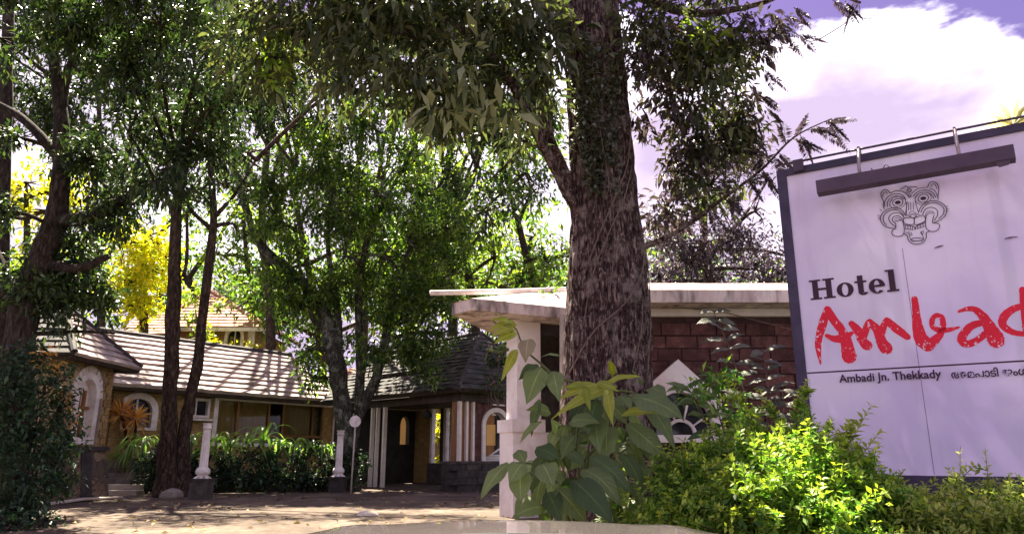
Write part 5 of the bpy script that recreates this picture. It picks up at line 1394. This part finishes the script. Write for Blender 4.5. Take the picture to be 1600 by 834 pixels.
# tall dark trees whose crowns close the view overhead
TALL = [
 ('tall forked dark tree with its crown high over the left stone wing', (150, 690, 8), 31, [(60, 150, 24, 60), (130, 90, 24, 70), (190, 30, 23, 70), (110, 200, 25, 50), (230, 120, 24, 60), (20, 90, 24, 56), (60, 0, 23, 70), (180, 230, 25, 44), (250, 210, 25, 40)]),
 ('tall dark tree crowning the gap above the wing ridge', (415, 690, 9), 33, [(400, 170, 25, 66), (340, 110, 24, 66), (440, 110, 24, 66), (380, 40, 23, 76), (300, 180, 25, 50), (460, 200, 25, 40), (360, 230, 26, 40), (290, 40, 23, 70), (480, 60, 23, 60)]),
 ('tall tangled tree of thin dark stems above the lichen covered tree', (560, 690, 9), 33, [(540, 140, 24, 56), (500, 200, 24, 44), (570, 60, 23, 70), (620, 150, 24, 50), (530, 260, 24, 40), (640, 250, 24, 36), (560, 300, 24, 46), (480, 270, 24, 40), (660, 60, 23, 60)]),
 ('tall dark tree above the porch roof left of the massive trunk', (700, 690, 10), 33, [(700, 180, 24, 60), (740, 250, 24, 56), (680, 300, 24, 46), (780, 190, 24, 56), (820, 270, 24, 46), (760, 330, 24, 44), (720, 80, 23, 70), (800, 110, 23, 60), (850, 180, 24, 40)]),
]
for lab, tr, Y, bl in TALL:
    x = tr[0]
    tree('tall_tree', lab, 'tree', [(tr[0], tr[1], tr[2]), (x + 8, 500, tr[2] * .8), (x - 6, 350, tr[2] * .65), (x + 5, 200, tr[2] * .5), (x, 60, 2.5)], Y, bl, 'leaf_mango', 'bark_dark',
         [[(x - 3, 400, tr[2] * .6), (x - 40, 300, tr[2] * .5), (x - 60, 180, tr[2] * .35), (x - 90, 90, 2)], [(x, 360, tr[2] * .5), (x + 45, 260, tr[2] * .4), (x + 60, 150, tr[2] * .3), (x + 100, 80, 2)]], 'tall dark trees behind the courtyard', L=.22, W=.08, cov=5.0, per=10, sig=.3, hang=.45, wave=2.0, cut=-.22)
# yellow green shrubs by the far house and behind the porch
def shrub(name, label, blobs, leaf, group=None, mstem='stem_green', ground=None, **kw):
    c = at(*blobs[0][:3]); g = ground if ground is not None else gz(c.x, c.y)
    t = thing(name, label, 'shrub', (c.x, c.y, g), group)
    tw = MB()
    for b in blobs:
        e = at(*b[:3]); s = Vector((c.x + (e.x - c.x) * .6, c.y + (e.y - c.y) * .6, g - .05))
        for k in range(2): tw.tube(smooth_path([s + Vector((random.uniform(-.1, .1), random.uniform(-.1, .1), 0)), s.lerp(e, .5) + Vector(rng.normal(size=3)) * .06, e], 3), [.018, .016, .014, .012, .010, .008, .006], 5)
    crown('foliage', blobs, M[leaf], t, twig=tw, ground=g, **kw)
    o = tw.build('stem', M[mstem], t); o['kind'] = 'stuff'
    return t
shrub('yellow_shrub', 'bright yellow shrub under the arched window of the hillside house', [(352, 548, 37.3, 11), (338, 540, 37.2, 11), (390, 546, 37.3, 12), (322, 522, 36.5, 13)], 'leaf_yellow', 'yellow shrubs', L=.22, W=.12, cov=2.6, sig=.2)
shrub('yellow_shrub', 'tall yellow green shrub climbing in front of the hillside house roof', [(308, 500, 35, 22), (305, 460, 35, 18), (300, 530, 35, 20), (345, 478, 36, 12)], 'leaf_bright', 'yellow shrubs', L=.24, W=.12, cov=2.4, sig=.25)
shrub('yellow_shrub', 'glowing yellow shrub seen between the porch posts', [(684, 690, 30.5, 16), (686, 660, 30.6, 16), (682, 720, 30.4, 14)], 'leaf_yellow', 'yellow shrubs', L=.2, W=.1, cov=2.8, sig=.18)

# ------------------------------------------------------------------ planting bed before the long wing
PL = thing('planter_wall', 'dark rubble edging wall along the planted bed before the long wing', 'wall', (*at(400, 770, 18.7).xy, .3))
pa0, pb0 = gnd(214, 772).xy, gnd(560, 766).xy
pu = (pb0 - pa0); Lp = pu.length; pu.normalize(); pn2 = Vector((-pu.y, pu.x))
for r in range(2):
    x = -(r % 2) * .2
    while x < Lp:
        w = random.uniform(.28, .6); j = random.uniform(0, .06)
        bar('stone', M['stone_dark'], PL, pa0, pu, pn2, x + .012, min(x + w, Lp), -j, .3, .28 + r * .20, .28 + r * .20 + random.uniform(.16, .195)); x += w
bed = MB(); bed.slab(pa0, pu, 0, Lp, pn2, .301, 2.6, .25, .62); bed = bed.build('planting_bed', M['soil']); bed['kind'] = 'structure'

hb = []
for i in range(19):
    f = i / 18; px = 236 + f * 316; Y = 18.6 + f * 2.8
    hb += [(px, 722 + random.uniform(-6, 6), Y, 22, .9), (px, 748, Y - .1, 17, .8)]
def hedge_seg(lab, seg): shrub('clipped_hedge', lab, seg, 'leaf_shrub', 'dark hedge along the planted bed', 'bark_dark', L=.11, W=.06, cov=3.4, per=10, sig=.11, hang=.1, wave=.7, cut=-.5, ground=.45)
hedge_seg('dark hedge clump round the foot of the slender trunks', hb[:10])
hedge_seg('dark hedge under the wide curtained window', hb[10:26])
hedge_seg('dark hedge clump at the foot of the lichen covered tree', hb[26:])

# strap leaved plants along the top of the hedge
def strap_plant(px, py, Y, n, L, label, m='leaf_strap', w=.07, name='strap_plant', up=.9, group='strap leaved plants above the hedge'):
    b = at(px, py, Y)
    t = thing(name, label, 'plant', b, group)
    for i in range(n):
        a = i * 2.4 + random.uniform(-.4, .4); l = L * random.uniform(.6, 1.1)
        e = Vector((math.cos(a), math.sin(a), 0)); lift = up * random.uniform(.55, 1.2)
        sd = Vector((-e.y, e.x, 0)); mb = MB(); k = 7
        for j in range(k + 1):
            f = j / k
            c = b + e * l * f * .85 + Vector((0, 0, l * (lift * f * 1.5 - 1.35 * f * f)))
            ww = w * .5 * (math.sin(math.pi * (.12 + .86 * f)) ** .7)
            nv = Vector((0, 0, 1)) * ww * .35
            mb.v += [tuple(c - sd * ww + nv), tuple(c), tuple(c + sd * ww + nv)]
        for j in range(k):
            q = j * 3; mb.f += [(q, q + 1, q + 4, q + 3), (q + 1, q + 2, q + 5, q + 4)]
        mb.build('leaf', M[m], t, True)
    mb = MB(); mb.tube([b + Vector((0, 0, -.5)), b + Vector((0, 0, .05))], .03, 6); mb.build('stem', M['stem_green'], t)
    return t
SPL = [(338, 690, 19.2, .75, 'strap leaved plant just right of the left white column'), (300, 690, 18.8, .6, 'strap leaved plant between slender trunks and left white column'), (360, 700, 19.5, .6, 'small strap leaved plant under the left end of the curtained window'), (388, 694, 19.8, .75, 'strap leaved plant below the curtains, third from the left column'), (412, 690, 20, .95, 'tallest bright strap leaved plant in the middle of the hedge'), (436, 698, 20.2, .7, 'strap leaved plant right of the tallest bright one'), (458, 700, 20.4, .6, 'strap leaved plant under the right half of the curtained window'), (482, 702, 20.7, .65, 'strap leaved plant under the right end of the curtained window'), (505, 702, 20.9, .6, 'strap leaved plant beside the right white column'), (318, 706, 19, .5, 'low strap leaved plant behind the left white column')]
for i, (a, b, Y, L, lab) in enumerate(SPL): strap_plant(a, b, Y, 13, L, lab, w=.085)
for i, (a, b, Y, L, lab) in enumerate(((205, 700, 20, .8, 'fern like clump below the spiky orange plant'), (225, 690, 19.6, .9, 'bright arching fern clump left of the slender trunks'), (240, 720, 19, .7, 'low fern clump spilling over the stones left of the slender trunks'), (190, 716, 20.2, .6, 'fern clump nearest the stone steps'))):
    strap_plant(a, b, Y, 26, L, lab, 'leaf_strap', .045, 'fern_clump', .7, 'fern clumps by the garden wall')
# spiky orange plant
bS = at(200, 720, 20.8)
sk = thing('spiky_plant', 'spiky plant with two golden orange leaf rosettes before the arched window', 'plant', bS)
for (px, py, r_) in ((190, 648, .62), (212, 655, .50)):
    c = at(px, py, 20.8)
    mb = MB(); mb.tube(smooth_path([bS, bS.lerp(c, .6) + Vector((.05, 0, 0)), c], 4), .045, 7); mb.build('stem', M['bark_slim'], sk, True)
    n = 110; D = unit(rng.normal(size=(n, 3)) + np.array([0, 0, .25]))
    P = np.repeat(np.array(c)[None], n, 0) + D * .05
    V, Q = leaf_arrays(P, D, rng.uniform(.75, 1.1, n) * r_, np.full(n, .05), .12, .18, True)
    np_mesh('rosette', V, Q, M['leaf_orange'], sk)

# dark shrub at far left with small orange flowers
ls = shrub('dark_shrub', 'tall dark glossy shrub with orange tips at the far left edge', [(30, 640, 11.6, 62), (70, 600, 12, 40), (75, 680, 11.8, 42), (25, 740, 11.2, 56), (70, 745, 11.6, 40), (20, 570, 11.6, 46), (90, 640, 12.2, 24), (-20, 680, 11.4, 60), (95, 720, 12, 26), (55, 790, 11.2, 34), (0, 800, 11, 40)], 'leaf_shrub', None, 'bark_dark', L=.10, W=.05, cov=3.6, per=11, sig=.1, hang=.15, two=True, wave=.6, cut=-.5)
crown('flower_tips', [(72, 555, 12, 10), (86, 575, 12.1, 9), (100, 620, 12.2, 12), (108, 640, 12.2, 10), (66, 548, 12, 8), (118, 655, 12.2, 7)], M['leaf_orange'], ls, L=.09, W=.04, cov=1.6, per=8, sig=.07, wave=.5, cut=-.6)
shrub('ground_plant', 'low dark plants along the driveway edge at bottom left', [(20, 815, 10.4, 26), (70, 812, 10.8, 18), (-20, 820, 10, 30)], 'leaf_shrub', None, 'bark_dark', L=.10, W=.05, cov=2.6, per=9, sig=.1, wave=.5, cut=-.4)

# ------------------------------------------------------------------ golden bushes in front of the sign
def sprig_bush(name, label, blobs, m, group, dens=1.0, spikes=(), L=.085):
    c0 = at(*blobs[0][:3]); g = gz(c0.x, c0.y)
    t = thing(name, label, 'bush', (c0.x, c0.y, g), group)
    P, D, A, SZ = [], [], [], []; tw = MB()
    def sprig(b, d, ln, nl, sz, young, arch_=.15):
        d = Vector(d).normalized(); pts = []
        for i in range(5):
            f = i / 4; pts.append(b + d * ln * f + Vector((0, 0, -ln * arch_ * f * f)))
        tw.tube(pts, [.004, .0035, .003, .002, .0012], 4, False)
        sd = d.cross(Vector((0, 0, 1))); sd = sd.normalized() if sd.length > .05 else Vector((1, 0, 0)); s2 = sd.cross(d)
        for i in range(nl):
            f = .12 + .88 * i / nl; p = b + d * ln * f + Vector((0, 0, -ln * arch_ * f * f))
            q = sd * math.cos(i * 1.57) + s2 * math.sin(i * 1.57)
            for s in (-1, 1):
                v = (q * s * .9 + d * .55 + Vector(rng.normal(size=3)) * .18).normalized()
                P.append(tuple(p)); D.append(tuple(v)); A.append(min(1, max(0, young * (f ** 1.5) + rng.normal() * .12))); SZ.append(sz * (1 - .55 * f * f) * random.uniform(.7, 1.15))
    for b in blobs:
        c = at(*b[:3]); k = ppm(b[2]); r = b[3] * k; asp = b[4] if len(b) > 4 else 1
        n = int(95 * dens * (b[3] / 60) ** 2)
        for i in range(n):
            d = Vector(unit(rng.normal(size=(1, 3)))[0]); rr = random.random() ** .5
            p = c + Vector((d.x * r * rr, d.y * r * rr * .9, d.z * r * asp * rr))
            if p.z < g + .03: continue
            dd = d * .5 + Vector((0, -.15, .55)) + Vector(rng.normal(size=3)) * .4
            sprig(p, dd, random.uniform(.14, .30), random.randint(5, 8), L, (.95 if d.z > -.1 else .35) * rr ** 2 * random.uniform(.3, 1.15))  # upper outer sprigs yellower: sun on the bush painted into leaf colour
    for (x0, y0, x1, y1, Y, nl, s) in spikes:
        a, b = at(x0, y0, Y), at(x1, y1, Y - .1)
        sprig(a, b - a, (b - a).length, nl, s, .75, .02)
        for i in range(3):
            f = random.uniform(.15, .6); q = a.lerp(b, f); sprig(q, (b - a).normalized() + Vector(rng.normal(size=3)) * .5, (b - a).length * random.uniform(.2, .4), nl // 2, s * .9, .6, .05)
    P, D, SZ = np.array(P), np.array(D), np.array(SZ)
    V, Q = leaf_arrays(P, D, SZ, SZ * .46, .16, .12, True)
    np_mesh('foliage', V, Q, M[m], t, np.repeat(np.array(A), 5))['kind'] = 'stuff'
    o = tw.build('stem', M['stem_green'], t); o['kind'] = 'stuff'
    mb = MB()
    for b in blobs:
        e = at(*b[:3])
        if e.z > g + .1: mb.tube([Vector((c0.x + (e.x - c0.x) * .7, c0.y + (e.y - c0.y) * .7, g - .05)), e], [.02, .008], 5)
    o = mb.build('branchwork', M['bark_dark'], t); o['kind'] = 'stuff'
    return t
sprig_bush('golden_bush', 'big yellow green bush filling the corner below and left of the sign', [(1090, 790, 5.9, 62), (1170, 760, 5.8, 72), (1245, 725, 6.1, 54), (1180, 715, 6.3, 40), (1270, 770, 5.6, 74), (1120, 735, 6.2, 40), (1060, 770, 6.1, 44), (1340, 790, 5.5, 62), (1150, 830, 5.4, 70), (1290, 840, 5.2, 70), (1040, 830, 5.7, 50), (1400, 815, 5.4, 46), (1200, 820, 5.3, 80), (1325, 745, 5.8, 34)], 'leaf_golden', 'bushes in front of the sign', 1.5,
           [(1240, 700, 1215, 640, 6.3, 12, .09), (1210, 700, 1160, 630, 6.4, 12, .09), (1285, 700, 1300, 650, 6.1, 12, .09), (1150, 720, 1100, 650, 6.4, 12, .09), (1180, 720, 1200, 660, 6.4, 10, .09), (1190, 700, 1128, 575, 6.5, 20, .09), (1230, 680, 1180, 600, 6.4, 14, .09), (1255, 660, 1262, 590, 6.3, 14, .09), (1240, 660, 1250, 610, 6.3, 12, .09)])
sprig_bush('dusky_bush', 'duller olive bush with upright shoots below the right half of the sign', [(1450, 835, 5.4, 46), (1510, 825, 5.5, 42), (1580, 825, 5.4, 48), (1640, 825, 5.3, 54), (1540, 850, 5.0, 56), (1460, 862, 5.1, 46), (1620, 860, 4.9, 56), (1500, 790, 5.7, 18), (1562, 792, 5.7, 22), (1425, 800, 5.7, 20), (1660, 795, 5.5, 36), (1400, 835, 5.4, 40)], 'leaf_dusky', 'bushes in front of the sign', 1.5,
           [(1500, 800, 1500, 694, 5.6, 14, .07), (1503, 780, 1488, 728, 5.6, 8, .07), (1548, 790, 1539, 698, 5.6, 13, .07), (1560, 790, 1580, 740, 5.6, 8, .07), (1300, 745, 1362, 628, 5.9, 20, .12), (1310, 760, 1378, 668, 5.8, 18, .11), (1290, 760, 1340, 690, 5.8, 16, .11), (1330, 770, 1375, 690, 5.75, 14, .09), (1280, 740, 1330, 660, 5.9, 16, .1)], .075)

# ------------------------------------------------------------------ broad leaved plant in the foreground
def cpx(x, y): return 750 + .4244 * x, 480 + .4244 * y
BL = thing('broad_leaf_plant', 'broad leaved plant with long drooping green leaves before the white pillar and trunk', 'plant', (*at(880, 830, 6.4).xy, gz(.4, 6.4)))
YL = 6.4
LV = [
 ('y', 492, 250, 474, 192, 26, 0), ('y', 440, 292, 597, 256, 34, -.2), ('y', 505, 290, 262, 412, 40, -.1), ('y', 445, 285, 285, 342, 40, 0), ('y', 470, 292, 490, 438, 40, -.3), ('y', 388, 290, 406, 382, 30, -.3), ('y', 430, 278, 512, 312, 26, -.15), ('y', 420, 292, 300, 300, 28, 0),
 ('d', 560, 330, 752, 415, 105, -.5), ('d', 600, 345, 722, 530, 64, -.2), ('d', 540, 430, 697, 572, 74, -.3), ('d', 405, 552, 562, 692, 68, -.4), ('d', 375, 598, 522, 732, 78, -.5), ('d', 340, 635, 492, 798, 88, -.6), ('d', 282, 665, 396, 802, 78, -.5), ('d', 250, 680, 300, 802, 66, -.4), ('d', 240, 738, 116, 776, 50, -.5),
 ('d', 105, 573, 2, 705, 56, -.4), ('d', 158, 575, 108, 650, 62, -.5), ('d', 150, 598, 150, 724, 74, -.5), ('d', 195, 605, 192, 685, 50, -.3), ('d', 228, 575, 272, 664, 76, -.5), ('d', 205, 520, 295, 562, 62, -.4), ('d', 135, 528, 168, 578, 46, -.3),
 ('d', 330, 425, 440, 425, 54, -.2), ('d', 430, 340, 398, 474, 64, -.2), ('d', 470, 440, 468, 565, 84, -.1), ('d', 425, 395, 440, 545, 72, -.1), ('d', 515, 535, 606, 692, 62, -.3), ('d', 330, 535, 384, 586, 46, -.2), ('d', 560, 640, 600, 755, 44, -.1), ('y', 520, 395, 655, 392, 40, -.2),
 ('d', 228, 222, 172, 358, 82, -.3), ('d', 215, 213, 142, 268, 42, -.2), ('d', 270, 235, 292, 348, 58, -.3), ('y', 135, 155, 78, 272, 34, -.2), ('d', 225, 184, 302, 184, 20, -.2), ('p', 178, 118, 168, 204, 60, -.3),
 ('y', 132, 62, 38, 48, 24, -.3), ('y', 132, 82, 40, 112, 32, -.3), ('y', 135, 95, 52, 134, 34, -.3), ('y', 135, 60, 84, 100, 24, -.3), ('y', 115, 50, 30, 95, 26, -.3), ('y', 90, 55, 55, 25, 18, -.3), ('d', 48, 165, 20, 160, 16, 0), ('d', 90, 160, 60, 152, 14, 0),
 ('d', 350, 470, 300, 560, 64, .1), ('d', 390, 520, 330, 600, 66, .1), ('d', 450, 520, 420, 640, 72, .15), ('d', 500, 600, 540, 740, 64, .2), ('d', 300, 600, 250, 700, 66, .2), ('d', 540, 480, 640, 500, 54, .2), ('d', 590, 470, 660, 600, 60, .25), ('d', 280, 470, 250, 530, 44, .2), ('d', 560, 560, 640, 660, 50, .25), ('d', 440, 660, 470, 780, 70, .2), ('d', 540, 700, 580, 800, 50, .2), ('p', 500, 540, 560, 600, 36, -.05), ('d', 180, 690, 130, 790, 50, .3), ('d', 330, 700, 360, 810, 60, .2), ('d', 590, 280, 560, 240, 50, .2), ('d', 620, 300, 690, 350, 60, .1), ('d', 480, 360, 540, 430, 60, .15), ('d', 380, 360, 330, 440, 54, .2), ('d', 500, 330, 560, 380, 50, .1),
]
for kd, x0, y0, x1, y1, w, dy in LV:
    a, b = at(*cpx(x0, y0), YL + dy + .12), at(*cpx(x1, y1), YL + dy + random.uniform(-.25, .0))
    big_leaf('leaf', BL, a, b, w * .4244 * ppm(YL) * 1.12, M[{'y': 'bl_young', 'd': 'bl_dark', 'p': 'bl_pale'}[kd]], random.uniform(.12, .24) if kd == 'd' else .15, (random.uniform(-.35, .35), -1, random.uniform(.35, .9)), 9, .16, .035, random.uniform(-.3, .3))
mb = MB()
g0_ = Vector((*at(880, 830, 6.4).xy, .0))
stems = [[(905, 860), (915, 740), (925, 660), (935, 610), (945, 590), (955, 585)], [(900, 860), (905, 760), (900, 700), (905, 660), (925, 640)], [(895, 850), (880, 780), (860, 740), (835, 725), (800, 722)], [(925, 640), (900, 600), (870, 590), (850, 572), (820, 545), (807, 515), (795, 505)], [(910, 720), (930, 700), (960, 670), (1000, 622)], [(905, 760), (940, 730), (980, 700)], [(795, 505), (790, 510), (770, 502)], [(935, 610), (985, 612), (1005, 625)], [(905, 840), (890, 790), (880, 770)], [(795, 545), (780, 550), (765, 548), (757, 565)]]
for s in stems: mb.tube(smooth_path([at(a, b, YL + .1) for a, b in s], 4), [.016 - .010 * i / (4 * (len(s) - 1)) for i in range(4 * (len(s) - 1) + 1)], 6)
mb.build('stem', M['stem_green'], BL, True)
# young and old leaves that fill the inside of the plant
for i in range(62):
    px, py = random.uniform(835, 1010), random.uniform(610, 825)
    a = at(px, py, 6.7 + random.uniform(0, .3)); d = Vector((random.uniform(-1, 1), random.uniform(-.6, .2), random.uniform(-1.3, .1))).normalized() * random.uniform(.22, .40)
    big_leaf('leaf', BL, a, a + d, random.uniform(.09, .14), M['bl_dark'], .2, (0, -1, .6), 6, .2, .03, random.uniform(-.5, .5))

# glossy sapling beside the brick wall
GS = thing('glossy_sapling', 'dusky glossy leaved sapling leaning across the brick wall beside the gabled window', 'plant', (*at(1160, 800, 8.6).xy, .3))
def sapling(path, Y, gl, sz, mm, npair):
    pts = smooth_path([at(a, b, Y) for a, b in path], 6)
    mb = MB(); mb.tube(pts, [.012 - .008 * i / (len(pts) - 1) for i in range(len(pts))], 6); mb.build('stem', M['vine'], GS, True)
    for i in range(npair):
        f = gl + (1 - gl) * i / (npair - 1); p = pts[int(f * (len(pts) - 1))]
        for s in (-1, 1):
            a = random.uniform(-.4, .4)
            d = Vector((s * .9 + a * .4, random.uniform(-.7, .2), random.uniform(-.35, .35))).normalized() * sz * random.uniform(.7, 1.2)
            big_leaf('leaf', GS, p, p + d, sz * .42, M[mm], .2, (random.uniform(-.3, .3), -.7, .8), 6, .16, .03, random.uniform(-.3, .3))
sapling([(1185, 780), (1180, 700), (1165, 620), (1145, 560), (1130, 520), (1115, 488)], 8.6, .35, .27, 'bl_gloss', 9)
sapling([(1190, 780), (1205, 700), (1205, 640), (1198, 585), (1192, 550)], 8.5, .3, .26, 'bl_gloss', 9)
sapling([(1190, 760), (1215, 690), (1225, 640), (1222, 610)], 8.5, .2, .24, 'bl_gloss', 7)
sapling([(1150, 780), (1120, 700), (1095, 640), (1075, 605)], 7.9, .3, .25, 'bl_dark', 9)
sapling([(1150, 760), (1135, 690), (1122, 640), (1118, 590)], 8.1, .2, .22, 'bl_dark', 9)
crown('young_foliage', [(1105, 600, 8.0, 26), (1130, 590, 8.0, 20), (1085, 612, 7.9, 18), (1145, 640, 8.0, 22)], M['leaf_golden'], GS, L=.12, W=.035, cov=2.2, per=9, sig=.09, wave=.5, cut=-.5, two=True)
# climber on gatehouse roof end
shrub('roof_creeper', 'wispy creeper tuft on the gatehouse roof beside the trunk', [(852, 462, 12.4, 11), (862, 455, 12.5, 9), (843, 470, 12.2, 6)], 'leaf_mid', None, 'vine', ground=3.6, L=.09, W=.04, cov=1.6, per=8, sig=.08, wave=.5, cut=-.6)

shrub('porch_creeper', 'dark creeper smothering the right slope of the porch roof', [(778, 560, 21.0, 20), (795, 590, 20.9, 20), (772, 597, 20.4, 13), (800, 555, 22, 22), (762, 540, 21.4, 10)], 'leaf_mango', None, 'vine', ground=2.7, L=.14, W=.06, cov=2.4, per=9, sig=.14, wave=.8, cut=-.4)
# fan palm behind the sign
FP = thing('fan_palm', 'pale fan palm poking up behind the top of the sign', 'palm', (*at(1600, 700, 9.5).xy, .5))
c = at(1583, 196, 9.5)
mb = MB(); mb.tube(smooth_path([Vector((c.x + .1, c.y, .3)), Vector((c.x + .05, c.y, 2.5)), c], 5), .07, 9); mb.build('trunk', M['bark_slim'], FP, True)
M['palm_leaf'] = leafmat('palm_leaf', [(.42, .36, .34), (.52, .45, .42), (.36, .33, .28)], .4)
P = np.repeat(np.array(c)[None], 46, 0); D = unit(np.stack([rng.normal(size=46) * .8, rng.normal(size=46) * .5, rng.uniform(.0, 1, 46)], 1))
V, Q = leaf_arrays(P, D, rng.uniform(.35, .55, 46), np.full(46, .06), .12, .12, True); np_mesh('crown', V, Q, M['palm_leaf'], FP)
print('objects', len(bpy.data.objects), 'tris', sum(len(o.data.polygons) for o in bpy.data.objects if o.type == 'MESH') * 2)
